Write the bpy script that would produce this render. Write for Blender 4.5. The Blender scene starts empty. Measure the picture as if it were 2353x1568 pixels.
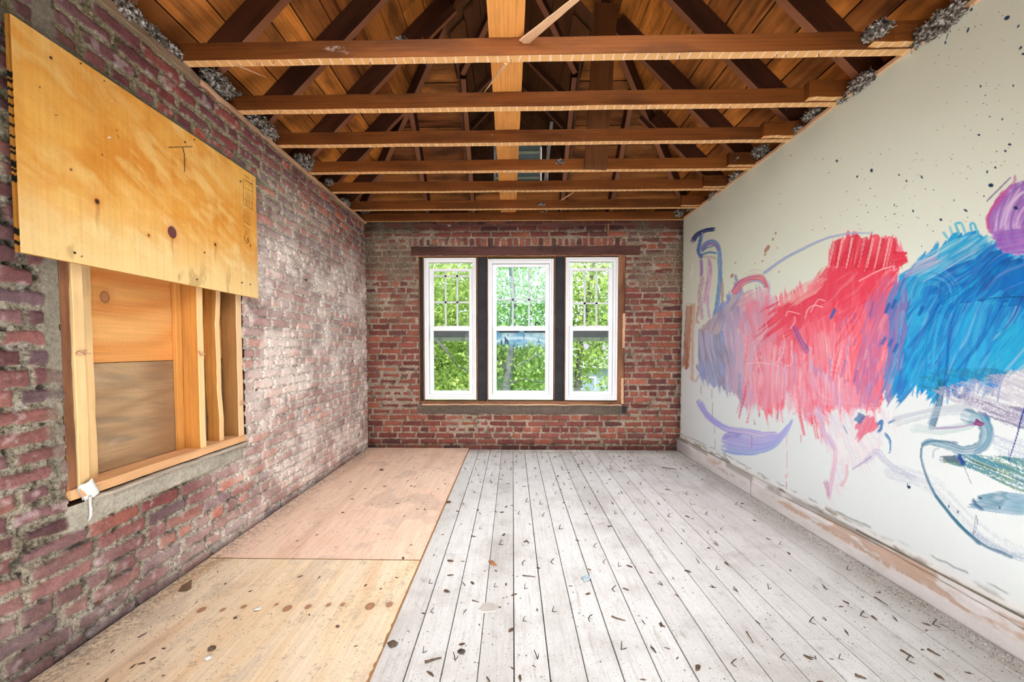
import bpy, bmesh, math, random
import numpy as np
from mathutils import Vector, Matrix
random.seed(7); RNG = np.random.default_rng(7)
C = bpy.context.scene.collection
PI = math.pi
# ------------------------------------------------------------------ camera model (measured once, used to turn
# points read off the photograph into metres on the real wall / floor / roof planes)
F = 915.; PITCH = math.radians(2.1); YAW = math.radians(1.1); HZ = 801.; VX = 1178.
CX = VX - F*math.tan(YAW); CY = HZ + F*math.tan(PITCH)
EYE = np.array([0, 0, 1.12])
FW = np.array([-math.sin(YAW)*math.cos(PITCH), math.cos(YAW)*math.cos(PITCH), -math.sin(PITCH)])
RT = np.array([math.cos(YAW), math.sin(YAW), 0.]); UP = np.cross(RT, FW)
def on(px, py, axis, val):
    d = FW + RT*(px-CX)/F - UP*(py-CY)/F
    return EYE + d*((val-EYE[axis])/d[axis])
def onp(px, py, n, p0):
    n = np.array(n, float); d = FW + RT*(px-CX)/F - UP*(py-CY)/F
    return EYE + d*(((np.array(p0)-EYE)@n)/(d@n))
def proj(P):
    v = P-EYE; z = v@FW
    return CX+F*(v@RT)/z, CY-F*(v@UP)/z
# ------------------------------------------------------------------ numpy noise
_T = RNG.random((256, 256))
def vn(x, y, s=0):
    x = np.asarray(x, float)+s*17.31; y = np.asarray(y, float)+s*7.77
    xi = np.floor(x).astype(int); yi = np.floor(y).astype(int); fx = x-xi; fy = y-yi
    fx = fx*fx*(3-2*fx); fy = fy*fy*(3-2*fy)
    a = _T[xi & 255, yi & 255]; b = _T[(xi+1) & 255, yi & 255]; c = _T[xi & 255, (yi+1) & 255]; d = _T[(xi+1) & 255, (yi+1) & 255]
    return (a*(1-fx)+b*fx)*(1-fy)+(c*(1-fx)+d*fx)*fy
def fbm(x, y, o=4, s=0):
    r = 0; a = .5; t = 0
    for k in range(o):
        r = r+a*vn(x*2**k, y*2**k, s+k*3.1); t += a; a *= .5
    return r/t
def sst(a, b, x):
    t = np.clip((x-a)/(b-a), 0, 1); return t*t*(3-2*t)
def lin(r, g, b):
    f = lambda c: (c/255/12.92 if c/255 <= .04045 else ((c/255+.055)/1.055)**2.4)
    return np.array([f(r), f(g), f(b)])
def mix(a, b, t):
    t = np.asarray(t)
    return a*(1-t[..., None])+b*t[..., None]
# ------------------------------------------------------------------ object helpers
def tag(o, label=None, cat=None, group=None, kind=None):
    if label: o['label'] = label
    if cat: o['category'] = cat
    if group: o['group'] = group
    if kind: o['kind'] = kind
    return o
def empty(name, loc=(0, 0, 0), rz=0):
    o = bpy.data.objects.new(name, None); C.objects.link(o); o.location = loc; o.rotation_euler = (0, 0, rz); o.empty_display_size = .1
    return o
def obj(name, bm, mat, parent=None, loc=None, smooth=False):
    me = bpy.data.meshes.new(name)
    bmesh.ops.recalc_face_normals(bm, faces=bm.faces)
    bm.to_mesh(me); bm.free()
    if smooth:
        for p in me.polygons: p.use_smooth = True
    me.materials.append(mat)
    o = bpy.data.objects.new(name, me); C.objects.link(o)
    if loc is not None: o.location = loc
    if parent: par(o, parent)
    return o
def world(o):
    return world(o.parent) @ o.matrix_basis if o.parent else o.matrix_basis.copy()
def par(o, parent):      # o was laid out in room coordinates: keep it there under its parent
    M = o.matrix_basis.copy(); o.parent = parent; o.matrix_basis = world(parent).inverted() @ M
    return o
def bx(bm, x0, x1, y0, y1, z0, z1, bev=0):
    vs = [bm.verts.new((x, y, z)) for x in (x0, x1) for y in (y0, y1) for z in (z0, z1)]
    fs = [bm.faces.new([vs[i] for i in q]) for q in ((0, 1, 3, 2), (4, 6, 7, 5), (0, 4, 5, 1), (2, 3, 7, 6), (0, 2, 6, 4), (1, 5, 7, 3))]
    if bev:
        es = list({e for f in fs for e in f.edges})
        bmesh.ops.bevel(bm, geom=es, offset=bev, segments=1, affect='EDGES')
    return bm
def tube(bm, pts, rad, n=6):
    rings = []
    pts = [Vector(p) for p in pts]
    for i, p in enumerate(pts):
        d = (pts[min(i+1, len(pts)-1)]-pts[max(i-1, 0)]).normalized()
        u = d.orthogonal().normalized(); v = d.cross(u)
        r = rad[i] if isinstance(rad, (list, tuple)) else rad
        rings.append([bm.verts.new(p+u*math.cos(2*PI*k/n)*r+v*math.sin(2*PI*k/n)*r) for k in range(n)])
    for a, b in zip(rings, rings[1:]):
        for k in range(n): bm.faces.new((a[k], a[(k+1) % n], b[(k+1) % n], b[k]))
    bm.faces.new(rings[0][::-1]); bm.faces.new(rings[-1])
def board(name, p0, p1, w, t, up, mat, parent=None, rough=.0015, nseg=10, seed=0, bev=.002, taper=None, warp=0):
    """a sawn board from p0 to p1 (centre line), w across, t along the 'up' direction; local X runs along the grain"""
    p0 = Vector(p0); p1 = Vector(p1); L = (p1-p0).length; ex = (p1-p0).normalized()
    ez = Vector(up); ez = (ez-ex*ez.dot(ex)).normalized(); ey = ez.cross(ex)
    rnd = random.Random(seed or hash(name) % 999)
    bm = bmesh.new(); secs = []
    for i in range(nseg+1):
        x = L*i/nseg; k = 1 if taper is None else 1+(taper-1)*i/nseg
        j = lambda: rnd.uniform(-rough, rough)
        oy = warp*math.sin(x*7.3+1)+.5*warp*math.sin(x*17); b = bev
        hw, ht = w/2*k, t/2*k
        cs = [(-hw+b, -ht), (hw-b, -ht), (hw, -ht+b), (hw, ht-b), (hw-b, ht), (-hw+b, ht), (-hw, ht-b), (-hw, -ht+b)]
        a1, a2 = j(), j()
        secs.append([bm.verts.new((x, y+oy+a1, z+a2)) for y, z in cs])
    for a, b2 in zip(secs, secs[1:]):
        for k in range(8): bm.faces.new((a[k], a[(k+1) % 8], b2[(k+1) % 8], b2[k]))
    bm.faces.new(secs[0][::-1]); bm.faces.new(secs[-1])
    o = obj(name, bm, mat)
    M = Matrix((ex, ey, ez)).transposed().to_4x4(); M.translation = p0
    o.matrix_basis = M
    if parent: par(o, parent)
    return o
def grid_mesh(name, P, col, mat, keep=None, smooth=True, alpha=None):
    """P (nu,nv,3) points, col (nu,nv,3) colours -> mesh with a colour attribute"""
    nu, nv = P.shape[:2]
    idx = np.arange(nu*nv).reshape(nu, nv)
    q = np.stack([idx[:-1, :-1], idx[1:, :-1], idx[1:, 1:], idx[:-1, 1:]], -1)
    if keep is not None: q = q[keep]
    q = q.reshape(-1, 4)
    me = bpy.data.meshes.new(name)
    me.vertices.add(nu*nv); me.vertices.foreach_set('co', P.reshape(-1).astype(np.float32))
    me.loops.add(q.size); me.loops.foreach_set('vertex_index', q.reshape(-1).astype(np.int32))
    me.polygons.add(len(q)); me.polygons.foreach_set('loop_start', np.arange(0, q.size, 4, dtype=np.int32))
    me.update(calc_edges=True)
    if smooth: me.polygons.foreach_set('use_smooth', np.ones(len(q), bool))
    a = me.color_attributes.new('Col', 'FLOAT_COLOR', 'POINT')
    c4 = np.ones((nu*nv, 4), np.float32); c4[:, :3] = np.clip(col.reshape(-1, 3), 0, 1)
    if alpha is not None: c4[:, 3] = alpha.reshape(-1)
    a.data.foreach_set('color', c4.reshape(-1))
    me.materials.append(mat)
    o = bpy.data.objects.new(name, me); C.objects.link(o)
    return o
# ------------------------------------------------------------------ materials
class NT:
    def __init__(s, name):
        s.m = bpy.data.materials.new(name); s.m.use_nodes = True; s.t = s.m.node_tree; s.t.nodes.clear()
        s.out = s.n('ShaderNodeOutputMaterial'); s.b = s.n('ShaderNodeBsdfPrincipled'); s.l(s.b.outputs[0], s.out.inputs[0])
        s.b.inputs['Roughness'].default_value = .8; s.b.inputs['Specular IOR Level'].default_value = .25
    def n(s, t, **k):
        n = s.t.nodes.new(t)
        for a, b in k.items(): setattr(n, a, b)
        return n
    def l(s, a, b): s.t.links.new(a, b)
    def val(s, v, sock):
        if hasattr(v, 'is_linked') or hasattr(v, 'links'): s.l(v, sock)
        else: sock.default_value = v
    def coord(s, kind='Object', scale=(1, 1, 1), rnd=False):
        tc = s.n('ShaderNodeTexCoord'); mp = s.n('ShaderNodeMapping'); mp.inputs['Scale'].default_value = scale
        s.l(tc.outputs[kind], mp.inputs[0])
        if rnd:
            oi = s.n('ShaderNodeObjectInfo'); mu = s.n('ShaderNodeMath', operation='MULTIPLY'); mu.inputs[1].default_value = 37.
            s.l(oi.outputs['Random'], mu.inputs[0]); s.l(mu.outputs[0], mp.inputs['Location'])
        return mp.outputs[0]
    def noise(s, vec, scale=5, detail=4, rough=.6, dist=0):
        n = s.n('ShaderNodeTexNoise'); n.inputs['Scale'].default_value = scale; n.inputs['Detail'].default_value = detail
        n.inputs['Roughness'].default_value = rough; n.inputs['Distortion'].default_value = dist
        s.l(vec, n.inputs['Vector']); return n.outputs['Fac']
    def ramp(s, fac, stops, interp='LINEAR'):
        r = s.n('ShaderNodeValToRGB'); cr = r.color_ramp; cr.interpolation = interp
        while len(cr.elements) < len(stops): cr.elements.new(.5)
        for e, (p, c) in zip(cr.elements, stops):
            e.position = p; e.color = (*c, 1) if len(c) == 3 else c
        s.l(fac, r.inputs[0]); return r.outputs[0]
    def mixc(s, fac, a, b, blend='MIX'):
        m = s.n('ShaderNodeMix', data_type='RGBA', blend_type=blend)
        s.val(fac, m.inputs[0])
        for v, k in ((a, 6), (b, 7)):
            if isinstance(v, (tuple, list, np.ndarray)): m.inputs[k].default_value = (*v[:3], 1)
            else: s.l(v, m.inputs[k])
        return m.outputs[2]
    def math(s, op, a, b=0.):
        m = s.n('ShaderNodeMath', operation=op); s.val(a, m.inputs[0]); s.val(b, m.inputs[1]); return m.outputs[0]
    def bump(s, h, strength=.3, dist=.01):
        b = s.n('ShaderNodeBump'); b.inputs['Strength'].default_value = strength; b.inputs['Distance'].default_value = dist
        s.l(h, b.inputs['Height']); s.l(b.outputs[0], s.b.inputs['Normal'])
    def col(s, c): s.l(c, s.b.inputs['Base Color'])
def plain(name, rgb, rough=.6, var=.12, scale=30, metal=0, bump=.1):
    t = NT(name); v = t.coord(); n = t.noise(v, scale)
    c = t.ramp(n, [(.25, tuple(np.array(rgb)*(1-var))), (.75, tuple(np.clip(np.array(rgb)*(1+var), 0, 1)))])
    t.col(c); t.b.inputs['Roughness'].default_value = rough; t.b.inputs['Metallic'].default_value = metal
    if bump: t.bump(n, bump, .003)
    return t.m
def attr_mat(name, fine=60, amt=.25, bump=.4, bdist=.003, rough=.9, spec=.2):
    t = NT(name); a = t.n('ShaderNodeAttribute', attribute_name='Col'); v = t.coord()
    n = t.noise(v, fine, 5, .7); n2 = t.noise(v, fine*5, 3, .7)
    k = t.ramp(n, [(.25, (1-amt,)*3), (.75, (1+amt,)*3)]); k2 = t.ramp(n2, [(.3, (1-amt*.7,)*3), (.7, (1+amt*.7,)*3)])
    t.col(t.mixc(1., t.mixc(1., a.outputs['Color'], k, 'MULTIPLY'), k2, 'MULTIPLY'))
    if bump: t.bump(t.math('ADD', n, n2), bump, bdist)
    t.b.inputs['Roughness'].default_value = rough; t.b.inputs['Specular IOR Level'].default_value = spec
    return t.m
def wood(name, light, dark, axis='X', grain=1., knots=.5, hue=.18, under=None, stain=.35, rough=.65, attr=False, pale=None, edge=None, front=None):
    """procedural sawn timber; the grain runs along `axis` of the object"""
    t = NT(name)
    al, ac = 1.1*grain, 26*grain
    sc = {'X': (al, ac, ac), 'Y': (ac, al, ac), 'Z': (ac, ac, al)}[axis]
    v = t.coord('Object', sc, rnd=not attr)
    if attr:
        a = t.n('ShaderNodeAttribute', attribute_name='Col'); add = t.n('ShaderNodeVectorMath', operation='MULTIPLY_ADD')
        t.l(a.outputs['Color'], add.inputs[0]); add.inputs[1].default_value = (31, 17, 23); t.l(v, add.inputs[2]); v = add.outputs[0]
        rv = t.n('ShaderNodeSeparateColor'); t.l(a.outputs['Color'], rv.inputs[0]); rnd = rv.outputs[0]
    else:
        oi = t.n('ShaderNodeObjectInfo'); rnd = oi.outputs['Random']
    warp = t.noise(v, .55, 3, .5)
    wv = t.n('ShaderNodeTexWave', wave_type='RINGS', rings_direction={'X': 'X', 'Y': 'Y', 'Z': 'Z'}[axis]); t.l(v, wv.inputs['Vector'])
    wv.inputs['Scale'].default_value = .9; wv.inputs['Distortion'].default_value = 14; wv.inputs['Detail'].default_value = 3; wv.inputs['Detail Scale'].default_value = .35; wv.inputs['Detail Roughness'].default_value = .6
    fine = t.noise(v, 1.7, 6, .72, .4); broad = t.noise(t.coord('Object', {'X': (1.2, 5, 5), 'Y': (5, 1.2, 5), 'Z': (5, 5, 1.2)}[axis], rnd=not attr), 1.6, 4, .6)
    g = t.math('ADD', t.math('MULTIPLY', wv.outputs['Fac'], .16), t.math('MULTIPLY', fine, .84))
    c = t.ramp(g, [(.18, tuple(dark)), (.42, tuple((np.array(light)*.62+np.array(dark)*.38))), (.72, tuple(light))])
    k = t.ramp(rnd, [(0, (1-hue, 1-hue*1.1, 1-hue)), (.5, (1, 1, 1)), (1, (1+hue, 1+hue, 1+hue*.6))])
    c = t.mixc(1., c, k, 'MULTIPLY')
    c = t.mixc(1., c, t.ramp(broad, [(.34, (1-stain,)*3), (.56, (1.08,)*3)]), 'MULTIPLY')
    if knots:
        vo = t.n('ShaderNodeTexVoronoi'); t.l(v, vo.inputs['Vector']); vo.inputs['Scale'].default_value = .33
        kk = t.ramp(vo.outputs['Distance'], [(.0, (.25, .16, .10)), (.07, (.42, .3, .22)), (.10, (.30, .2, .15)), (.16, (1, 1, 1))])
        c = t.mixc(knots, c, t.mixc(1., c, kk, 'MULTIPLY'))
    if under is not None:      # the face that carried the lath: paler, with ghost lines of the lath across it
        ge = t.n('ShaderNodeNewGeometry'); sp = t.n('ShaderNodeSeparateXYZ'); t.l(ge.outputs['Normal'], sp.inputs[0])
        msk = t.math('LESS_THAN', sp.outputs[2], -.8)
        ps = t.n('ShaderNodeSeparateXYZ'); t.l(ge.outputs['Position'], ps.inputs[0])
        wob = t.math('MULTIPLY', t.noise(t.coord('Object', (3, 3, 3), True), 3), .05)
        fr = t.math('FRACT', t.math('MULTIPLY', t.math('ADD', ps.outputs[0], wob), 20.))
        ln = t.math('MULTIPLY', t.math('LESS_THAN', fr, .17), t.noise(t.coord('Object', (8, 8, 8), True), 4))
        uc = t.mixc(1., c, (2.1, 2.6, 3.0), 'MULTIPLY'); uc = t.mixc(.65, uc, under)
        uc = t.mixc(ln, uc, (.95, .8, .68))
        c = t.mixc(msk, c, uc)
    if edge is not None:       # painted light: paler underside, shade left in the dark side colour
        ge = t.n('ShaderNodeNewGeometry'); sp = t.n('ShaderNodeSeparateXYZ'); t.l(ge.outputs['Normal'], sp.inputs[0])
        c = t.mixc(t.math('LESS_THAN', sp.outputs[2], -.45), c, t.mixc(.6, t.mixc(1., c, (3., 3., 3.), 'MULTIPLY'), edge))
    if front is not None:      # face turned to the room gets a paler mix
        ge = t.n('ShaderNodeNewGeometry'); sp = t.n('ShaderNodeSeparateXYZ'); t.l(ge.outputs['Normal'], sp.inputs[0])
        c = t.mixc(t.math('GREATER_THAN', sp.outputs[0], .7), c, t.mixc(.75, t.mixc(1., c, (2., 2., 2.), 'MULTIPLY'), front))
    if pale is not None:       # plaster / dust smears
        pm = t.ramp(t.noise(t.coord('Object', (3, 5, 5), True), 2.2, 6, .75), [(.66, (0, 0, 0)), (.73, (pale,)*3)])
        c = t.mixc(pm, c, (.55, .42, .34))
    t.col(c); t.bump(fine, .15, .001); t.b.inputs['Roughness'].default_value = rough
    return t.m

O1 = (.47, .185, .045); O2 = (.16, .05, .012)
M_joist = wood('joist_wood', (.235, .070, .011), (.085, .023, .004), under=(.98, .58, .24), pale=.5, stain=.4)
M_rafter = wood('rafter_wood', (.075, .024, .010), (.035, .011, .005), stain=.4, under=None, edge=(.36, .15, .075))  # dark base colour holds the shade of the rafter sides
M_sheL = wood('roof_board_wood', (.66, .24, .05), (.28, .075, .012), axis='Y', attr=True, grain=.8, hue=.52, stain=.6, knots=.9)
M_sheB = wood('roof_board_wood_end', (.55, .20, .045), (.22, .065, .012), axis='X', attr=True, grain=.8, hue=.52, stain=.6, knots=.9)
M_plank = wood('honey_plank_wood', (.80, .37, .10), (.50, .18, .035), knots=.8, stain=.2, hue=.05)
M_dplank = wood('dark_plank_wood', (.13, .045, .012), (.07, .022, .006), stain=.3)
M_stud = wood('new_stud_wood', (.86, .62, .32), (.72, .44, .17), axis='X', hue=.1, stain=.12, grain=.8)
M_studo = wood('orange_stud_wood', (.66, .29, .065), (.42, .155, .03), hue=.1, stain=.2, grain=.8, front=(.88, .64, .36))
M_studp = wood('plain_orange_wood', (.66, .31, .08), (.46, .18, .04), hue=.1, stain=.2, grain=.8)
M_sill = wood('sill_wood', (.80, .47, .24), (.62, .32, .15), hue=.1, stain=.15, grain=.8)
M_studb = wood('brown_stud_wood', (.34, .16, .05), (.22, .09, .025), hue=.1, stain=.3, grain=.8, front=(.88, .66, .40))
M_old = wood('old_trim_wood', (.38, .17, .08), (.17, .07, .035), stain=.5, hue=.15)
M_lath = wood('pale_lath_wood', (.72, .45, .28), (.45, .25, .14), hue=.15, stain=.25, knots=0)
M_weather = wood('weathered_wood', (.34, .24, .15), (.13, .09, .06), stain=.5, pale=.8)
M_lintel = wood('charred_lintel_wood', (.15, .06, .045), (.06, .025, .02), stain=.4, pale=.9)
M_grey = wood('grey_weathered_wood', (.55, .50, .42), (.30, .26, .2), stain=.3)
def brick_mat():
    t = NT('brickwork'); a = t.n('ShaderNodeAttribute', attribute_name='Col'); v = t.coord()
    n1 = t.noise(v, 75, 5, .75); n2 = t.noise(v, 210, 3, .7); n3 = t.noise(v, 32, 4, .65, .6)
    br = a.outputs['Alpha']
    kb = t.mixc(1., t.ramp(n1, [(.25, (.62,)*3), (.5, (1,)*3), (.75, (1.32,)*3)]), t.ramp(n2, [(.3, (.82,)*3), (.7, (1.15,)*3)]), 'MULTIPLY')
    km = t.mixc(1., t.ramp(n1, [(.32, (.16, .15, .14)), (.43, (.75,)*3), (.52, (1.1,)*3), (.72, (1.6,)*3)]), t.ramp(n2, [(.3, (.55,)*3), (.5, (1,)*3), (.7, (1.3,)*3)]), 'MULTIPLY')
    c = t.mixc(1., a.outputs['Color'], t.mixc(br, km, kb), 'MULTIPLY')
    pit = t.ramp(n3, [(.30, (.18,)*3), (.40, (1,)*3)]); c = t.mixc(t.math('SUBTRACT', 1., t.math('MULTIPLY', br, .75)), c, t.mixc(1., c, pit, 'MULTIPLY'))
    spk = t.ramp(n2, [(.66, (0,)*3), (.74, (1,)*3)]); c = t.mixc(t.math('MULTIPLY', spk, .35), c, (.62, .58, .56))
    t.col(c); h = t.math('ADD', t.math('ADD', n1, t.math('MULTIPLY', n2, .6)), t.math('MULTIPLY', n3, 1.2))
    b = t.n('ShaderNodeBump'); t.l(t.math('SUBTRACT', 1.0, t.math('MULTIPLY', br, .6)), b.inputs['Strength']); b.inputs['Distance'].default_value = .007; t.l(h, b.inputs['Height']); t.l(b.outputs[0], t.b.inputs['Normal'])
    t.b.inputs['Roughness'].default_value = .95; t.b.inputs['Specular IOR Level'].default_value = .12
    return t.m
M_brick = brick_mat()
M_paintwall = attr_mat('painted_drywall', 40, .012, .05, .001, .55, .3)
M_ply = attr_mat('plywood_face', 90, .06, .08, .001, .7)
M_white = plain('white_vinyl', (.93, .93, .95), .35, .04, 8, bump=0)
M_char = plain('charcoal_board', (.035, .035, .04), .8, .4, 6)
M_nail = plain('rusty_iron', (.06, .045, .04), .6, .4, 60)
M_sliver = plain('dark_splinter_wood', (.12, .08, .055), .8, .5, 90)
M_black = plain('black_iron', (.02, .02, .02), .5)
# ------------------------------------------------------------------ room dimensions
XL, XR, YB, ZC = -1.61, 1.835, 4.37, 2.50
YR = -1.7
def xr(y): return 1.862-.008*y
def struct(o, label, cat): return tag(o, label, cat, kind='structure')
# ------------------------------------------------------------------ brick walls (real relief)
def brick_field(U, V, seed, course=.0667, soldier=None):
    """U along the wall, V up; returns brick mask 0..1, per-brick random fields, edge distance"""
    rs = np.random.RandomState(seed)
    Vw = V+.006*(fbm(U*1.3, V*1.3, 2, seed)-.5)+.0035*(fbm(U*14, V*14, 2, seed+5)-.5)
    Uw = U+.012*(fbm(U*9, V*9, 3, seed+9)-.5)
    ci = np.floor(Vw/course).astype(int); fv = (Vw/course-ci)
    ncr = ci.max()+1; umin = U.min()-.3; umax = U.max()+.3
    bid = np.zeros(U.shape, int); du = np.zeros(U.shape); base = 0
    for c in range(ci.min(), ncr):
        m = ci == c
        if not m.any(): continue
        hdr = (c % 6) == 3
        L = []; x = umin-rs.rand()*.2
        while x < umax:
            L.append(x); x += (.104 if hdr or rs.rand() < .12 else .212)*(1+.06*(rs.rand()-.5))
        L = np.array(L); k = np.searchsorted(L, Uw[m])-1; k = np.clip(k, 0, len(L)-2)
        lo, hi = L[k], L[k+1]
        du[m] = np.minimum(Uw[m]-lo, hi-Uw[m]); bid[m] = base+k; base += len(L)
    dv = np.minimum(fv, 1-fv)*course
    if soldier is not None:
        x0, x1, z0, z1 = soldier
        m = (U > x0) & (U < x1) & (V > z0) & (V < z1)
        kk = np.floor(Uw/.0685).astype(int); f = Uw/.0685-kk
        du[m] = (np.minimum(f, 1-f)*.0685)[m]; dv[m] = np.minimum(V-z0, z1-V)[m]; bid[m] = base+kk[m]+50
        base += 200
    R = rs.rand(base+400, 6)
    return bid, du, dv, R
PAL_L = np.array([lin(142, 78, 72), lin(122, 70, 72), lin(108, 64, 68), lin(152, 82, 70), lin(134, 84, 86), lin(168, 90, 70), lin(116, 86, 94), lin(128, 66, 64)])
PAL_B = np.array([lin(142, 74, 62), lin(130, 68, 58), lin(120, 62, 56), lin(148, 80, 64), lin(136, 76, 66), lin(162, 88, 66), lin(108, 64, 62)])
def brick_wall(name, U, V, seed, pal, depth, mcol, mcol2, rough=1., worn=0., soldier=None):
    bid, du, dv, R = brick_field(U, V, seed, soldier=soldier)
    r = R[bid]
    chip = .012*(fbm(U*42, V*42, 3, seed+2)-.38)+.014*(fbm(U*15, V*15, 3, seed+3)-.5)
    j = .0055+.003*r[..., 0]
    rad = np.minimum(du-j, dv*1.0-j*.8)-chip*rough
    smear = fbm(U*3.1, V*5.3, 4, seed+21)
    rad = rad-.012*worn*sst(.52, .72, smear)
    m = sst(-.001, .004, rad)
    n1 = fbm(U*55, V*55, 4, seed+4); n2 = fbm(U*18, V*18, 4, seed+6); n3 = fbm(U*120, V*120, 2, seed+7)
    tilt = (r[..., 1]-.5)*.006*rough+(du*0)+ (r[..., 2]-.5)*.008*(fbm(U*5, V*5, 2, seed+8)-.5)
    hb = depth+tilt+.0022*rough*(n1-.5)+.003*sst(0, .012, rad)
    crack = sst(.0, .006, np.minimum(np.abs(rad+.002), .006))
    hm = .004+.020*rough*(n2-.45)+.010*rough*(n3-.5)+.008*rough*(n1-.5)
    hm = np.where(r[..., 3] > .8, hm-.006*sst(.012, .0, du), hm)
    h = hm*(1-m)+hb*m
    k = (r[..., 4]*len(pal)).astype(int) % len(pal)
    cb = pal[k]*(.82+.36*r[..., 5])[..., None]
    cb = cb*(.72+.56*fbm(U*22, V*22, 4, seed+11))[..., None]
    cm = mix(mcol, mcol2, fbm(U*9, V*9, 4, seed+12))*(.55+.9*np.clip(n2*.5+n3*.5, 0, 1))[..., None]
    col = mix(cm, cb, m)
    # deep shadowy gaps between some bricks
    dark = (1-m)*sst(.60, .72, fbm(U*26, V*16, 3, seed+14))*.8*rough
    h = h-.010*dark
    col = col*(1-.75*dark)[..., None]
    edge = m*sst(.004, .0, rad)
    col = col*(1-.3*edge)[..., None]
    return h, col, m
def left_wall():
    # spacing follows the distance from the eye so that near bricks get the finest relief
    ys = [-.3]
    while ys[-1] < YB+.03: ys.append(ys[-1]+(.0030+.0009*ys[-1] if ys[-1] > 1.1 else .010))
    y = np.array(ys); z = np.linspace(-.01, 2.47, 560)
    U, V = np.meshgrid(y, z, indexing='ij')
    h, col, m = brick_wall('l', U, V+.01, 3, PAL_L, .012, lin(172, 164, 146), lin(128, 120, 104), 1.15, .55)
    # pale lime wash on the lower and far part of the wall, warm damp staining higher up
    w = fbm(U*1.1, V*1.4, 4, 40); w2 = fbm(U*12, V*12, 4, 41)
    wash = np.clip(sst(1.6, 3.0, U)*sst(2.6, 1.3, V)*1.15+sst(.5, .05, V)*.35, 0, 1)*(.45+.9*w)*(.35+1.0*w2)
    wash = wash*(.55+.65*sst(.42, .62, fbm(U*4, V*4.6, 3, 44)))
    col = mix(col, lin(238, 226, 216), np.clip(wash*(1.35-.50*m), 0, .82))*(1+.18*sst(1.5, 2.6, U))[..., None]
    spots = sst(.62, .8, fbm(U*30, V*30, 3, 43))*.35
    col = mix(col, lin(215, 210, 205), spots)
    yel = sst(1.5, 2.1, V)*.35*(1-m); col = mix(col, lin(168, 160, 112), yel)
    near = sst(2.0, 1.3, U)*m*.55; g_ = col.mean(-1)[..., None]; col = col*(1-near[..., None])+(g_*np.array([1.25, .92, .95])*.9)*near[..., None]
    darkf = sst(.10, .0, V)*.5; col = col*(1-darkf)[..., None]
    # smooth cement: band over the plywood, jamb edge and apron under the opening
    AL = m.copy()
    def cement(mask, c, lift=.012):
        nonlocal h, col
        mm = np.clip(mask, 0, 1); n = fbm(U*8, V*8, 4, 60); n5 = fbm(U*60, V*60, 3, 61)
        cc = c*(.72+.5*n)[..., None]*(.85+.3*n5)[..., None]; AL[:] = np.maximum(AL, mm)
        col = mix(col, cc, mm); h = h*(1-mm)+(lift+.004*(n-.5)+.002*(n5-.5))*mm
    e = .03*(fbm(U*14, V*14, 3, 62)-.5)
    cement(sst(2.215, 2.195, V+e)*sst(2.14, 2.15, V)*sst(2.62, 2.5, U), lin(120, 122, 104), .015)
    cement(sst(1.335, 1.350, U+e)*sst(1.42, 1.40, U)*sst(.60, .66, V)*(.5+.7*sst(.4, .55, fbm(U*9, V*9, 2, 63))), lin(138, 132, 118), .010)
    apron = sst(1.375, 1.40, U+e)*sst(2.34, 2.31, U+e)*sst(.57, .56, V)*sst(0, .02, V-(.455+.05*sst(1.9, 1.3, U)*0-.0+.02*(fbm(U*6, V*0+3, 2, 64)-.5)+.05*(1.9-U)*-.9*sst(1.9, 1.4, U)))
    cement(apron, lin(178, 174, 160), .014)
    P = np.zeros(U.shape+(3,)); P[..., 0] = XL-.012+h; P[..., 1] = U; P[..., 2] = V
    uc = (U[:-1, :-1]+U[1:, 1:])/2; vc = (V[:-1, :-1]+V[1:, 1:])/2
    jag = .008*(fbm(uc*20, vc*20, 2, 65)-.5)
    keep = ~((uc > 1.392+jag) & (uc < 2.352+jag) & (vc > .545+jag) & (vc < 1.62))
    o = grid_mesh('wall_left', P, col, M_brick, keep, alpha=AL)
    struct(o, 'rough red and purple brick wall with crumbling mortar on the left side of the room', 'wall')
    bm = bmesh.new()   # the hidden thickness of the wall around the opening and behind the camera
    for a in ((-1.92, XL-.022, YR-.1, 1.385, -.05, 2.50), (-1.92, XL-.02, 2.362, YB+.35, -.05, 2.50), (-1.92, XL-.02, 1.385, 2.362, -.05, .54), (-1.92, XL-.02, 1.385, 2.362, 1.62, 2.50), (-1.92, -1.86, YR-.1, YB+.35, 0, 2.72), (XL-.02, XL, YR, -.3, 0, 2.47)):
        bx(bm, *a)
    c = obj('masonry_core', bm, plain('rough_mortar', lin(120, 90, 80), .95, .3, 12)); par(c, o)
left_wall()
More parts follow.
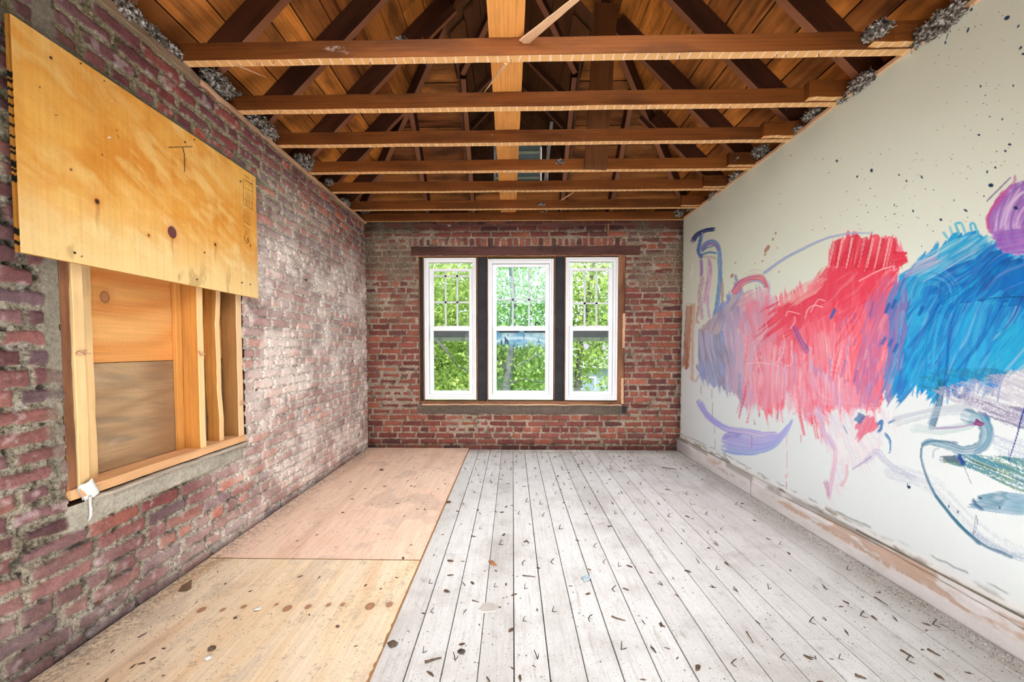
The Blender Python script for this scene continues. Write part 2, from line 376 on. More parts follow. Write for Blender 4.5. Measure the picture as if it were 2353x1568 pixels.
def back_wall():
    x = np.arange(XL-.02, XR+.06, .0062); z = np.arange(-.01, 2.50, .0062)
    U, V = np.meshgrid(x, z, indexing='ij')
    h, col, m = brick_wall('b', U, V+.012, 8, PAL_B, .009, lin(190, 172, 150), lin(146, 128, 110), .75, .9, soldier=(-1.13, 1.235, 2.238, 2.335))
    w = fbm(U*1.6, V*1.6, 4, 50)
    # mortar smeared right over the bricks beside the window group
    col = col*.86+col.mean(-1)[..., None]*np.array([.24, .19, .165])
    sm = (sst(-.9, -1.25, U)*sst(1.3, 1.8, V)+sst(1.2, 1.45, U)*sst(1.55, 2.0, V))*sst(.38, .6, fbm(U*7, V*9, 4, 52))
    sm = np.clip(sm+.5*sst(-1.06, -1.12, U)*sst(.6, .75, w)*sst(1.1, 1.3, V*0+1.4), 0, .8)
    col = mix(col, lin(142, 130, 110)*np.ones(3), sm*.8); h = h*(1-sm)+.010*sm+.004*sm*(fbm(U*50, V*50, 3, 55)-.5)
    edge_dark = np.clip(sst(2.30, 2.46, V)*.6+sst(.16, .02, V)*.45+sst(-1.45, -1.62, U)*.35+sst(1.74, 1.84, U)*.5, 0, .8)  # darker towards the top, the foot and both ends
    col = col*(1-edge_dark)[..., None]
    e = .03*(fbm(U*12, V*12, 3, 56)-.5)
    cem = sst(-1.07, -1.05, U+e)*sst(1.25, 1.23, U+e)*sst(.385, .40, V+e)*sst(.51, .50, V)
    cc = mix(lin(118, 106, 94), lin(70, 62, 58), fbm(U*6, V*14, 4, 57))
    col = mix(col, cc, cem*.95); h = h*(1-cem)+(.013+.006*(fbm(U*20, V*30, 3, 58)-.5))*cem
    P = np.zeros(U.shape+(3,)); P[..., 0] = U; P[..., 1] = YB+.010-h; P[..., 2] = V
    uc = (U[:-1, :-1]+U[1:, 1:])/2; vc = (V[:-1, :-1]+V[1:, 1:])/2
    keep = ~((uc > -1.035) & (uc < 1.222) & (vc > .503) & (vc < 2.128))
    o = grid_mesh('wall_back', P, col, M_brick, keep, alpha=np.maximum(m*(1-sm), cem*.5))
    struct(o, 'dark red brick end wall around the three windows, with a soldier course over the lintel', 'wall')
    bm = bmesh.new()
    for a in ((-1.92, -1.04, YB+.02, 4.72, -.05, 2.44), (1.226, 2.3, YB+.02, 4.72, -.05, 2.44), (-1.04, 1.226, YB+.02, 4.72, -.05, .495), (-1.04, 1.226, YB+.02, 4.72, 2.14, 2.44), (-1.92, 2.3, 4.62, 4.72, 2.44, 2.60)):
        bx(bm, *a)
    c = obj('masonry_core', bm, plain('sooty_mortar', lin(96, 74, 64), .95, .3, 12)); par(c, o)
back_wall()

# ------------------------------------------------------------------ painted drywall on the right
def catmull(pts, n=14):
    p = np.array(pts, float)
    if len(p) < 3: return np.linspace(p[0], p[-1], n)
    q = np.vstack([2*p[0]-p[1], p, 2*p[-1]-p[-2]]); out = []
    for i in range(1, len(q)-2):
        t = np.linspace(0, 1, n, endpoint=False)[:, None]
        out.append(.5*((2*q[i])+(-q[i-1]+q[i+1])*t+(2*q[i-1]-5*q[i]+4*q[i+1]-q[i+2])*t**2+(-q[i-1]+3*q[i]-3*q[i+1]+q[i+2])*t**3))
    out.append(p[-1:]); return np.vstack(out)
class Paint:
    """brushwork laid on the wall surface; the outline points were read off the photograph of the wall"""
    def __init__(s, X, Y, base): s.X = X; s.Y = Y; s.C = base; s.k = 0
    def stroke(s, pts, w, col, alpha=1., streak=.5, col2=None, soft=.25, w2=None, dry=0., white=0.):
        s.k += 1; q = catmull(pts); ws = np.linspace(w, w2 if w2 is not None else w, len(q))
        pad = max(ws)
        m = (s.X > q[:, 0].min()-pad) & (s.X < q[:, 0].max()+pad) & (s.Y > q[:, 1].min()-pad) & (s.Y < q[:, 1].max()+pad)
        if not m.any(): return
        x = s.X[m]; y = s.Y[m]; best = np.full(x.shape, 1e9); tt = np.zeros(x.shape); vv = np.zeros(x.shape)
        acc = 0
        for i in range(len(q)-1):
            a = q[i]; d = q[i+1]-a; L = np.hypot(*d)
            if L < 1e-6: continue
            t = np.clip(((x-a[0])*d[0]+(y-a[1])*d[1])/L**2, 0, 1)
            ex = x-a[0]-t*d[0]; ey = y-a[1]-t*d[1]; dist = np.hypot(ex, ey)
            b = dist < best; best[b] = dist[b]; tt[b] = (acc+t*L)[b]; vv[b] = ((ex*d[1]-ey*d[0])/L)[b]
            wl = None; acc += L
        wloc = np.interp(tt, np.linspace(0, acc, len(q)), ws)/2
        v = vv/wloc; u = tt/60.
        f1 = np.minimum(5, wloc*.45); f2 = np.minimum(14, wloc*.9)
        br = vn(v*f1+s.k, u*.5, s.k)*.6+vn(v*f2, u*1.2, s.k+7)*.4
        edge = 1-sst(1-soft, 1+.15*(br-.5), np.abs(best/wloc)+.25*(vn(u*6, v*2, s.k+3)-.5))
        endr = sst(-.2, .35, np.minimum(tt, acc-tt)/np.maximum(wloc, 1)+.9*(br-.35))
        a = edge*endr*(1-streak*sst(.45, .75, 1-br))*alpha
        if dry: a = a*sst(dry-.15, dry+.1, vn(x*.45, y*.45, s.k)*.45+br*.55)
        c = np.ones(x.shape+(3,))*np.array(col)
        if col2 is not None: c = mix(c, np.array(col2), sst(.35, .65, vn(v*4, u*.6, s.k+11)))
        if white: c = mix(c, lin(240, 238, 240), white*sst(.6, .8, vn(v*np.minimum(9, wloc*.8), u*.9, s.k+13)))
        s.C[m] = mix(s.C[m], c, a)
    def fill(s, poly, cols, ang, amp=30, fb=4., fl=70., alpha=1., white=.25, wob=0., dry=0., dark=.0, up=.35):
        s.k += 1; p = np.array(poly, float); pad = amp*1.3+20
        m = (s.X > p[:, 0].min()-pad) & (s.X < p[:, 0].max()+pad) & (s.Y > p[:, 1].min()-pad) & (s.Y < p[:, 1].max()+pad)
        x = s.X[m]; y = s.Y[m]
        if not len(x): return
        an = math.radians(ang); ca, sa = np.cos(an), np.sin(an); a = x*ca+y*sa; b = -x*sa+y*ca
        b = b+(8+30*wob)*(fbm(x/75, y/75, 2, s.k)-.5)+.0*a
        st = vn(b/fb, a/fl, s.k)*.6+vn(b/(fb*2.7), a/(fl*1.5), s.k+1)*.4
        al = 0
        for k, e in enumerate((.55, 1., 1.35)):
            dsp = amp*e*(st-.5)*2; dsp = np.where(dsp > 0, dsp*up, dsp)+amp*.4*(fbm(x/25, y/25, 2, s.k+2)-.5)
            xx = x+math.cos(math.radians(ang))*dsp; yy = y+math.sin(math.radians(ang))*dsp
            ins = np.zeros(x.shape, bool)
            for (x1, y1), (x2, y2) in zip(p, np.roll(p, -1, 0)):
                if y1 == y2: continue
                c = ((y1 > yy) != (y2 > yy)) & (xx < (x2-x1)*(yy-y1)/(y2-y1)+x1); ins ^= c
            al = al+ins/3.
        al = al*alpha
        if dry: al = al*sst(dry-.12, dry+.12, vn(x/2.2, y/1.6, s.k+5)*.5+vn(b/3, a/50, s.k+6)*.5)
        big = fbm(x/45, y/60, 3, s.k+8)*.55+vn(b/(fb*1.6), a/fl, s.k+9)*.45
        t = np.clip((big-.25)/.5, 0, .999)*(len(cols)-1); i = t.astype(int); f = t-i; cc = np.array(cols)
        c = mix(cc[i], cc[np.minimum(i+1, len(cols)-1)], f)
        hi = sst(.60, .92, vn(b/2.6, a/fl*.9, s.k+12)*.6+vn(b/7, a/fl*.6, s.k+13)*.4)*white
        c = mix(c, lin(243, 238, 240), hi)
        lo = sst(.7, .9, vn(b/2.2, a/fl*.8, s.k+15))*dark
        c = c*(1-lo)[..., None]
        s.C[m] = mix(s.C[m], c, al)
    def dot(s, x0, y0, rx, ry, col, ang=0):
        m = (np.abs(s.X-x0) < rx+ry+3) & (np.abs(s.Y-y0) < rx+ry+3); x = s.X[m]-x0; y = s.Y[m]-y0; c, q = math.cos(ang), math.sin(ang)
        d = np.hypot((x*c+y*q)/rx, (-x*q+y*c)/ry); s.C[m] = mix(s.C[m], np.ones(x.shape+(3,))*col, 1-sst(.75, 1.15, d))
def right_wall():
    px = [1556.]
    while px[-1] < 2720: px.append(px[-1]+(1.9 if px[-1] < 2380 else 4))
    ys = [float(on(p, 900, 0, 1.84)[1]) for p in px][::-1]
    ys = [YR, 0., .9]+[v for v in ys if v > .95 and v < YB+.012]+[YB+.012]
    y = np.array(sorted(ys)); z = np.linspace(.0, 2.515, 900)
    U, V = np.meshgrid(y, z, indexing='ij')
    P = np.zeros(U.shape+(3,)); P[..., 0] = 1.862-.008*U; P[..., 1] = U; P[..., 2] = V
    n = fbm(U*2, V*2, 3, 70)
    base = mix(lin(222, 228, 212), lin(226, 234, 236), sst(1.9, .7, V+.3*(n-.5))); base = base*(.97+.05*n)[..., None]
    # scuffed, torn strip of old plaster along the bottom and the back corner
    fr = .012*(fbm(U*30, V*30, 3, 71)-.5)
    low = sst(.20, .165, V+fr*2); base = mix(base, mix(lin(236, 236, 236), lin(170, 160, 150), sst(.45, .7, fbm(U*12, V*30, 4, 72))), low)
    line = sst(.008, .0, np.abs(V-.196+.010*np.sin(U*3)+fr))*sst(.35, .5, fbm(U*14, V*9, 3, 73)); base = mix(base, lin(110, 102, 94), line*.6)
    ec = sst(4.345, 4.362, U+fr*2); base = mix(base, lin(150, 138, 124), ec)
    h = .002*(fbm(U*3, V*3, 3, 74)-.5)-.010*ec*fbm(U*40, V*40, 2, 75)
    X, Y = proj(P); A = Paint(X, Y, base); L = lin
    per, grb, pk, red, rd2, lp = L(128, 146, 205), L(150, 146, 172), L(242, 120, 142), L(232, 62, 88), L(216, 44, 72), L(246, 168, 184)
    cy, bl, db, tq = L(18, 156, 214), L(0, 120, 200), L(8, 78, 160), L(90, 196, 220)
    # -- far left figures
    A.stroke([(1583, 702), (1580, 770), (1576, 842)], 17, L(190, 122, 84), .95, .35, L(160, 92, 58))
    A.stroke([(1594, 700), (1592, 760), (1590, 872)], 9, L(204, 150, 118), .6, .5)
    A.stroke([(1588, 868), (1598, 876), (1606, 862)], 8, L(196, 160, 146), .6, .4)
    A.stroke([(1605, 705), (1601, 735), (1606, 742)], 6, L(196, 132, 100), .8, .4)
    A.stroke([(1611, 598), (1612, 625), (1610, 634)], 8, L(186, 148, 196), .95, .3, L(150, 110, 180))
    A.stroke([(1628, 600), (1630, 625), (1626, 660), (1620, 690)], 15, L(196, 150, 190), .9, .4, L(226, 190, 210), white=.5)
    A.stroke([(1614, 640), (1608, 680), (1612, 730)], 12, L(206, 160, 150), .75, .5, L(180, 140, 190), white=.6)
    A.stroke([(1626, 680), (1627, 710), (1630, 730)], 6, L(196, 166, 214), .8, .4)
    A.stroke([(1612, 585), (1606, 592), (1618, 590), (1640, 592), (1645, 596)], 7, L(192, 170, 160), .8, .4)
    A.stroke([(1654, 620), (1660, 660), (1658, 700), (1652, 715)], 7, L(186, 140, 116), .75, .4)
    A.stroke([(1612, 575), (1622, 560), (1640, 556), (1652, 575), (1654, 640), (1648, 700), (1642, 724)], 11, L(130, 154, 206), .97, .25, L(92, 150, 200))
    A.stroke([(1613, 576), (1625, 563), (1640, 562), (1650, 572)], 8, L(150, 120, 190), .8, .3)
    A.stroke([(1614, 578), (1624, 570), (1638, 566)], 3, L(20, 130, 180), .9, .2)
    A.stroke([(1613, 585), (1630, 580), (1645, 582)], 5, L(20, 132, 184), .9, .4, L(80, 110, 170))
    A.stroke([(1613, 535), (1609, 555), (1605, 578), (1612, 590)], 9, L(46, 112, 184), .95, .3, L(100, 130, 190))
    A.stroke([(1592, 552), (1604, 538), (1622, 530), (1640, 527)], 13, L(14, 82, 160), 1, .2, L(30, 46, 110), w2=10)
    A.stroke([(1614, 534), (1612, 545)], 1.6, L(225, 230, 236), .8, .1)
    # -- old plaster repair by the corner
    A.stroke([(1592, 606), (1586, 650), (1576, 660), (1568, 668)], 3, L(246, 244, 238), .9, .2)
    A.stroke([(1590, 640), (1580, 658), (1568, 662)], 1.2, L(120, 110, 100), .8, .4)
    # -- lavender / grey mass
    A.fill([(1606, 760), (1640, 728), (1665, 690), (1682, 655), (1700, 650), (1722, 700), (1715, 800), (1704, 870), (1700, 905), (1672, 900), (1652, 882), (1640, 892), (1618, 872), (1600, 850)], [per, L(158, 172, 218), grb, L(186, 184, 214)], 80, 26, 3, 60, .97, .4, .3)
    A.fill([(1612, 748), (1632, 730), (1672, 700), (1690, 665), (1700, 690), (1690, 745), (1640, 770)], [L(192, 150, 130), L(168, 158, 184), L(210, 188, 190)], 120, 18, 3, 40, .75, .5)
    A.fill([(1662, 740), (1700, 680), (1770, 650), (1765, 800), (1745, 900), (1735, 930), (1712, 940), (1690, 905), (1668, 880)], [grb, L(206, 170, 198), L(176, 168, 200), L(228, 188, 204)], 84, 40, 3, 80, .95, .5, .25)
    A.stroke([(1690, 668), (1708, 648), (1738, 640), (1758, 650), (1762, 668)], 20, L(150, 162, 206), .9, .5, red, white=.5)
    A.stroke([(1688, 662), (1700, 648), (1730, 636), (1752, 636), (1764, 662)], 9, L(222, 76, 104), .75, .55, L(160, 150, 200))
    A.stroke([(1712, 634), (1730, 624), (1752, 626)], 14, L(204, 170, 156), .5, .7, dry=.4)
    A.stroke([(1690, 634), (1693, 646)], 8, L(140, 152, 184), .9, .5)
    A.fill([(1700, 690), (1720, 665), (1760, 662), (1775, 690), (1740, 712), (1705, 712)], [L(222, 196, 190), L(236, 214, 214), L(214, 170, 176)], 150, 16, 3, 40, .8, .5)
    # -- red mass
    RED = [(1704, 745), (1712, 700), (1752, 690), (1770, 676), (1792, 684), (1840, 664), (1884, 652), (1900, 606), (1908, 552), (1935, 540), (1966, 534), (1976, 545), (2010, 538), (2058, 545), (2072, 560), (2088, 596), (2064, 616), (2062, 660), (2058, 740), (2056, 800), (2052, 850), (2030, 880), (2030, 930), (2010, 950), (1985, 930), (1950, 946), (1918, 930), (1890, 990), (1862, 960), (1842, 940), (1815, 905), (1782, 935), (1762, 952), (1740, 925), (1722, 905), (1712, 850)]
    A.fill(RED, [pk, L(236, 98, 120), L(244, 142, 160), red], 86, 46, 3.2, 90, .97, .5, .5)
    A.fill([(1700, 700), (1745, 655), (1790, 690), (1780, 780), (1760, 880), (1738, 930), (1700, 900), (1690, 800)], [L(212, 176, 204), L(236, 150, 170), L(186, 176, 208), L(240, 170, 186)], 84, 40, 3, 80, .62, .5, .3)
    A.fill([(1690, 760), (1720, 740), (1735, 800), (1722, 880), (1690, 880)], [L(196, 178, 206), L(220, 190, 210)], 84, 30, 3, 70, .6, .5)
    A.fill([(1766, 690), (1800, 700), (1866, 668), (1900, 604), (1920, 600), (2055, 600), (2052, 690), (2046, 740), (2000, 744), (1930, 710), (1880, 730), (1800, 780), (1772, 770)], [L(238, 52, 80), L(226, 56, 86), L(240, 78, 100)], 140, 60, 4, 60, .85, .12, .8, up=1.)
    A.fill([(1810, 740), (1900, 700), (2050, 690), (2050, 800), (1990, 860), (1960, 780), (1880, 800), (1830, 860)], [L(234, 70, 98), L(240, 100, 124), L(224, 60, 90)], 110, 46, 4, 70, .6, .2, .8, up=1.)
    A.fill([(1905, 606), (1912, 556), (1935, 544), (1965, 536), (1980, 548), (2012, 540), (2060, 548), (2062, 610), (1990, 625)], [L(232, 62, 86), L(214, 46, 70), L(240, 92, 110)], 103, 14, 5, 90, .97, .6)
    A.fill([(2055, 575), (2086, 580), (2086, 602), (2058, 618)], [rd2, red], 165, 8, 3, 40, .95, .1)
    A.fill([(1800, 690), (1815, 668), (1868, 640), (1900, 640), (1880, 672), (1830, 700)], [L(236, 140, 150), L(240, 180, 180), L(226, 90, 110)], 142, 26, 3, 50, .6, .6)
    for k in range(26):                                             # paint dragged downwards
        x0 = 1715+k*12.6+random.uniform(-6, 6); y0 = random.uniform(760, 840); y1 = min(975, 905+random.uniform(0, 70)); c = random.choice([pk, L(236, 104, 128), lp, L(206, 150, 190), L(226, 84, 112), L(170, 150, 200)])
        A.stroke([(x0, y0), (x0+random.uniform(-14, 8), (y0+y1)/2), (x0+random.uniform(-22, 10), y1)], random.uniform(6, 15), c, .7, .6, lp, w2=random.uniform(3, 7), white=.5)
    for pts, w in ([(1832, 900), (1838, 950), (1848, 1000)], 15), ([(1858, 880), (1868, 950), (1878, 1008)], 18), ([(1750, 880), (1742, 930), (1746, 958)], 8), ([(1718, 880), (1708, 920), (1698, 962)], 9), ([(1878, 930), (1884, 980), (1900, 1020)], 12), ([(1790, 900), (1788, 940), (1786, 962)], 6):
        A.stroke(pts, w, L(226, 66, 96), .85, .5, L(236, 120, 146), w2=w*.45, white=.3)
    A.stroke([(1698, 860), (1703, 910), (1700, 960)], 9, L(160, 156, 196), .8, .5, w2=3)
    A.stroke([(1865, 840), (1868, 880), (1885, 912), (1930, 928), (1985, 934), (2016, 936)], 16, L(222, 112, 134), .9, .45, L(238, 164, 178))
    A.stroke([(1868, 838), (1905, 880), (1928, 925)], 26, L(232, 122, 146), .85, .5, L(200, 150, 190))
    A.stroke([(1862, 800), (1864, 860), (1872, 915)], 10, L(226, 190, 214), .7, .5)
    for pts in ([(1800, 770), (1802, 790), (1795, 820), (1775, 842)], [(1745, 846), (1735, 800), (1752, 775)], [(1716, 836), (1750, 834), (1790, 842)], [(1818, 805), (1820, 835), (1802, 845), (1806, 860)], [(1850, 732), (1856, 712), (1872, 702), (1890, 706)], [(1816, 756), (1826, 740), (1826, 728)], [(1838, 722), (1812, 716), (1806, 726)], [(1862, 718), (1880, 690), (1896, 692)], [(1730, 790), (1760, 760), (1760, 740)], [(1974, 646), (2020, 622), (2050, 612)]):
        A.stroke(pts, 3.2, L(246, 196, 200), .8, .35, soft=.5)
    A.stroke([(1826, 756), (1836, 780), (1852, 806)], 18, L(206, 100, 140), .8, .6, L(70, 80, 170))
    A.fill([(1870, 770), (1920, 745), (1918, 800), (1895, 850), (1872, 840)], [L(240, 160, 172), L(236, 128, 146)], 84, 24, 2.5, 60, .7, .6)
    A.fill([(1715, 860), (1780, 830), (1840, 850), (1900, 860), (1960, 880), (2020, 890), (2016, 938), (1950, 944), (1900, 940), (1850, 960), (1800, 920), (1745, 945), (1712, 930)], [L(246, 186, 200), L(238, 140, 160), L(214, 180, 214), L(244, 150, 168)], 88, 40, 3, 60, .6, .6, .4)
    for x0 in (1918, 1936, 1958, 1986, 2006, 2024, 2044): A.stroke([(x0, 548), (x0-6, 580), (x0-14, 616)], 7, L(248, 208, 212), .6, .65, soft=.5, w2=3)
    # mixing zone of red and blue
    A.fill([(1985, 700), (2030, 640), (2062, 640), (2070, 720), (2062, 800), (2040, 880), (2016, 930), (1976, 930), (1960, 860), (1980, 780)], [L(226, 84, 112), L(196, 108, 150), L(150, 116, 176), L(236, 120, 140)], 110, 40, 3, 60, .62, .35, .6)
    for k in range(22):
        x0 = random.uniform(1930, 2070); y0 = random.uniform(690, 900); l = random.uniform(12, 40)
        A.stroke([(x0, y0), (x0-l*.25, y0+l)], random.uniform(3, 8), random.choice([L(60, 90, 176), L(140, 110, 178), L(180, 100, 150), L(238, 120, 140), L(244, 180, 190)]), .6, .6, soft=.6)
    # -- blue mass
    BLUE = [(2062, 640), (2096, 612), (2110, 590), (2150, 566), (2190, 540), (2240, 532), (2300, 560), (2360, 590), (2700, 600), (2700, 820), (2353, 838), (2318, 850), (2300, 880), (2280, 900), (2240, 884), (2200, 888), (2160, 900), (2146, 930), (2128, 900), (2100, 892), (2082, 912), (2066, 928), (2054, 900), (2056, 850), (2072, 790), (2078, 720), (2058, 690)]
    A.fill(BLUE, [cy, bl, L(26, 168, 222), L(0, 132, 206)], 118, 36, 4, 110, .98, .18, .6, dark=.25)
    A.fill([(2036, 690), (2064, 640), (2082, 640), (2086, 720), (2078, 800), (2072, 900), (2040, 930), (2030, 870), (2044, 780)], [L(70, 110, 190), L(20, 140, 205), L(150, 110, 170), L(30, 110, 190)], 108, 26, 3, 60, .85, .3, .5, up=1.)
    A.fill([(2150, 640), (2200, 590), (2250, 555), (2353, 600), (2700, 620), (2700, 720), (2330, 700), (2260, 690), (2200, 700), (2170, 740)], [db, bl, L(10, 96, 182), cy], 148, 34, 5, 130, .85, .1, .7, dark=.3)
    A.fill([(2090, 622), (2150, 570), (2240, 532), (2290, 552), (2250, 590), (2190, 610), (2120, 650)], [tq, L(40, 160, 210), L(150, 214, 226)], 150, 30, 3, 70, .7, .6)
    A.fill([(2110, 600), (2150, 585), (2165, 600), (2120, 625), (2075, 640)], [L(150, 160, 200), L(190, 160, 190)], 160, 22, 3, 60, .6, .5)
    for r0, c in ((66, L(60, 176, 224)), (56, L(16, 120, 190)), (47, L(90, 196, 230)), (38, L(20, 140, 205)), (29, L(70, 180, 226))):
        A.stroke([(2140+r0*math.cos(t), 680+r0*.95*math.sin(t)) for t in np.linspace(2.9, 6.6, 9)], 10, c, .42, .6, L(80, 186, 224), soft=.6)
    for k, (xa, xb) in enumerate(((2226, 2165), (2210, 2150), (2240, 2180), (2268, 2205), (2200, 2132), (2300, 2240), (2325, 2290))):
        A.stroke([(xa, 660+k*3), (xb+22, 705), (xb, 770), (xb-8, 850), (xb-16, 900)], 9+k % 3*4, [L(0, 104, 180), L(60, 180, 226), L(10, 90, 170), cy][k % 4], .7, .5, L(20, 150, 214))
    for a, b in (((2170, 655), (2135, 720)), ((2300, 700), (2200, 850)), ((2160, 700), (2085, 800)), ((2353, 690), (2290, 780))):
        A.stroke([a, ((a[0]+b[0])/2+8, (a[1]+b[1])/2), b], 20, bl, .6, .5, db, w2=8)
    A.fill([(2290, 760), (2353, 740), (2700, 730), (2700, 840), (2330, 850), (2270, 870)], [cy, L(40, 176, 214), L(0, 128, 196)], 130, 30, 4, 90, .8, .25)
    for k in range(22):                                              # ragged lower edge of the blue
        x0 = 2060+k*11.5; y0 = 860+random.uniform(-14, 14); A.stroke([(x0, y0), (x0-6, y0+30), (x0-10, y0+random.uniform(40, 66))], random.uniform(7, 15), random.choice([cy, bl, L(40, 170, 214)]), .75, .6, w2=4)
    A.stroke([(2164, 880), (2156, 930), (2140, 980)], 22, L(20, 120, 170), .85, .55, L(40, 80, 110))
    A.stroke([(2190, 885), (2196, 908), (2215, 910), (2222, 890)], 12, L(10, 90, 170), .95, .3)
    A.stroke([(2178, 892), (2178, 910)], 10, L(20, 90, 170), .9, .3)
    A.fill([(2110, 870), (2150, 850), (2250, 846), (2330, 850), (2300, 872), (2180, 880), (2140, 900), (2110, 890)], [L(20, 104, 130), L(40, 130, 150)], 15, 22, 3, 60, .5, .1, dry=.45)
    for pts in ([(2178, 548), (2168, 534)], [(2190, 542), (2182, 520)], [(2205, 538), (2196, 516), (2206, 512)], [(2218, 536), (2210, 514)], [(2246, 534), (2238, 514), (2230, 516), (2232, 530)]):
        A.stroke(pts, 7, L(60, 186, 214), .85, .5)
    for x0, y0 in ((2035, 775), (2050, 780), (2062, 792), (1918, 712), (2058, 690), (2044, 700), (2120, 706)):
        A.stroke([(x0, y0), (x0-8, y0+18)], 9, L(16, 92, 170), .9, .4)
    # -- purple head at the right
    A.fill([(2268, 500), (2290, 458), (2318, 428), (2340, 418), (2700, 400), (2700, 580), (2330, 585), (2300, 572), (2285, 545), (2270, 524)], [L(172, 130, 200), L(200, 160, 216), L(150, 100, 184), L(186, 120, 190)], 118, 14, 3.2, 90, .97, .35, .4, dark=.3)
    A.stroke([(2310, 446), (2292, 470), (2276, 500), (2278, 528)], 22, L(196, 62, 142), .9, .55, L(150, 110, 190))
    A.stroke([(2332, 404), (2330, 420), (2310, 446)], 8, L(190, 110, 170), .85, .4)
    for r0, c in ((92, L(120, 86, 180)), (78, L(226, 206, 234)), (66, L(130, 84, 176)), (52, L(214, 186, 226)), (40, L(150, 96, 186))):
        A.stroke([(2392+r0*1.05*math.cos(t), 520+r0*1.15*math.sin(t)) for t in np.linspace(2.6, 4.6, 7)], 7, c, .7, .5)
    A.fill([(2280, 532), (2353, 524), (2700, 520), (2700, 585), (2310, 582), (2290, 560)], [L(160, 84, 172), L(140, 100, 190), L(180, 110, 190)], 170, 12, 3, 80, .85, .2)
    A.stroke([(2268, 462), (2290, 440), (2322, 408)], 4, L(120, 104, 150), .85, .35)
    # -- arcs, smile, lower figure
    A.stroke([(1756, 628), (1800, 597), (1850, 570), (1900, 548), (1950, 537), (2004, 535)], 9, L(150, 164, 208), .9, .45, L(180, 190, 222), w2=5)
    A.stroke([(1607, 926), (1622, 950), (1640, 968), (1672, 986), (1712, 992), (1752, 1000), (1780, 1000)], 17, L(160, 162, 232), .9, .3, L(206, 190, 230))
    A.stroke([(1667, 1030), (1690, 1036), (1730, 1038), (1772, 1026), (1802, 1000), (1820, 966)], 26, L(146, 168, 230), .92, .25, L(170, 170, 234), w2=8)
    A.stroke([(1668, 1012), (1700, 1016), (1750, 1018), (1788, 1004), (1812, 978)], 24, L(182, 176, 234), .92, .25, L(160, 160, 228), w2=8)
    A.stroke([(1670, 1022), (1700, 1028), (1745, 1030), (1785, 1014), (1814, 980)], 20, L(160, 172, 232), .9, .2, L(186, 184, 236), w2=8)
    A.stroke([(1690, 1000), (1740, 1008), (1785, 1002), (1806, 986)], 12, L(176, 174, 234), .85, .2, w2=6)
    A.stroke([(1666, 1004), (1678, 998), (1700, 1002)], 12, L(150, 144, 222), .9, .3)
    A.fill([(1872, 950), (1900, 950), (2060, 940), (2070, 965), (2020, 975), (2030, 1010), (2016, 1050), (1980, 1072), (1950, 1075), (1935, 1110), (1912, 1140), (1902, 1150), (1912, 1060), (1885, 1010)], [L(240, 226, 232), L(232, 208, 220), L(216, 212, 230), L(240, 232, 234)], 70, 40, 3, 60, .62, .6, .8, dry=.38)
    A.stroke([(1902, 1000), (1920, 1040), (1912, 1100), (1904, 1140)], 12, L(206, 186, 220), .7, .6, L(236, 170, 186))
    A.stroke([(1898, 1108), (1902, 1130), (1906, 1150)], 12, L(228, 90, 130), .8, .6, L(130, 130, 190), w2=4)
    A.stroke([(1945, 1070), (1945, 1095), (1934, 1116)], 8, L(226, 170, 186), .7, .5)
    A.stroke([(1880, 940), (1892, 990), (1915, 1030)], 14, L(200, 180, 222), .6, .6)
    A.fill([(1965, 978), (1985, 952), (2014, 960), (2018, 985), (1998, 995), (1976, 1008)], [red, L(216, 90, 130), L(232, 120, 140)], 120, 16, 3, 30, .85, .25)
    A.fill([(1962, 970), (1972, 950), (1990, 956), (1980, 975)], [L(20, 120, 170), L(40, 100, 160)], 70, 12, 2.5, 30, .8, .2)
    A.stroke([(1990, 1060), (2015, 1038), (2035, 1060), (2060, 1080), (2100, 1100)], 16, L(170, 176, 208), .55, .7, dry=.45)
    A.stroke([(1960, 1078), (1985, 1062), (2000, 1050)], 5, L(140, 130, 180), .6, .4)
    A.stroke([(2050, 1085), (2150, 1120), (2250, 1220), (2353, 1280)], 44, L(176, 182, 206), .35, .8, dry=.55)
    A.stroke([(2018, 975), (2026, 968), (2024, 985), (2018, 992)], 8, L(10, 110, 180), .9, .3)
    A.stroke([(2042, 972), (2056, 966)], 6, L(10, 110, 170), .9, .3)
    A.stroke([(2034, 998), (2044, 1012), (2046, 1030), (2043, 1042)], 9, L(8, 116, 184), .9, .3, w2=3)
    A.stroke([(1946, 996), (1938, 978)], 4, L(20, 130, 170), .7, .4)
    # teal hook
    A.stroke([(2060, 968), (2110, 955), (2170, 944), (2225, 940)], 26, L(176, 190, 204), .6, .7, dry=.35)
    A.stroke([(2100, 985), (2160, 990), (2230, 978)], 22, L(196, 214, 216), .6, .6, L(170, 200, 200), dry=.25)
    A.stroke([(2225, 958), (2258, 970), (2266, 1000), (2250, 1028), (2215, 1036), (2180, 1026), (2140, 1016), (2122, 1020)], 40, L(134, 176, 196), .88, .4, L(86, 130, 160), w2=14, white=.3)
    A.stroke([(2258, 955), (2276, 990), (2270, 1020), (2245, 1040)], 18, L(100, 150, 180), .7, .5)
    A.stroke([(2150, 985), (2200, 982), (2245, 974)], 6, L(160, 130, 186), .7, .4)
    A.fill([(2236, 976), (2244, 962), (2262, 974), (2256, 980)], [L(170, 40, 110), L(120, 40, 110)], 10, 4, 3, 20, .95, .1)
    A.stroke([(2262, 950), (2272, 965)], 9, L(20, 130, 180), .9, .4)
    A.stroke([(2200, 1018), (2150, 1014), (2122, 1022), (2117, 1052), (2130, 1098), (2152, 1142), (2190, 1190), (2228, 1228), (2262, 1254), (2300, 1270), (2326, 1282)], 6, L(84, 130, 162), .9, .3, L(56, 110, 140), w2=8)
    A.stroke([(2150, 1140), (2200, 1202), (2250, 1250)], 9, L(50, 116, 146), .85, .4)
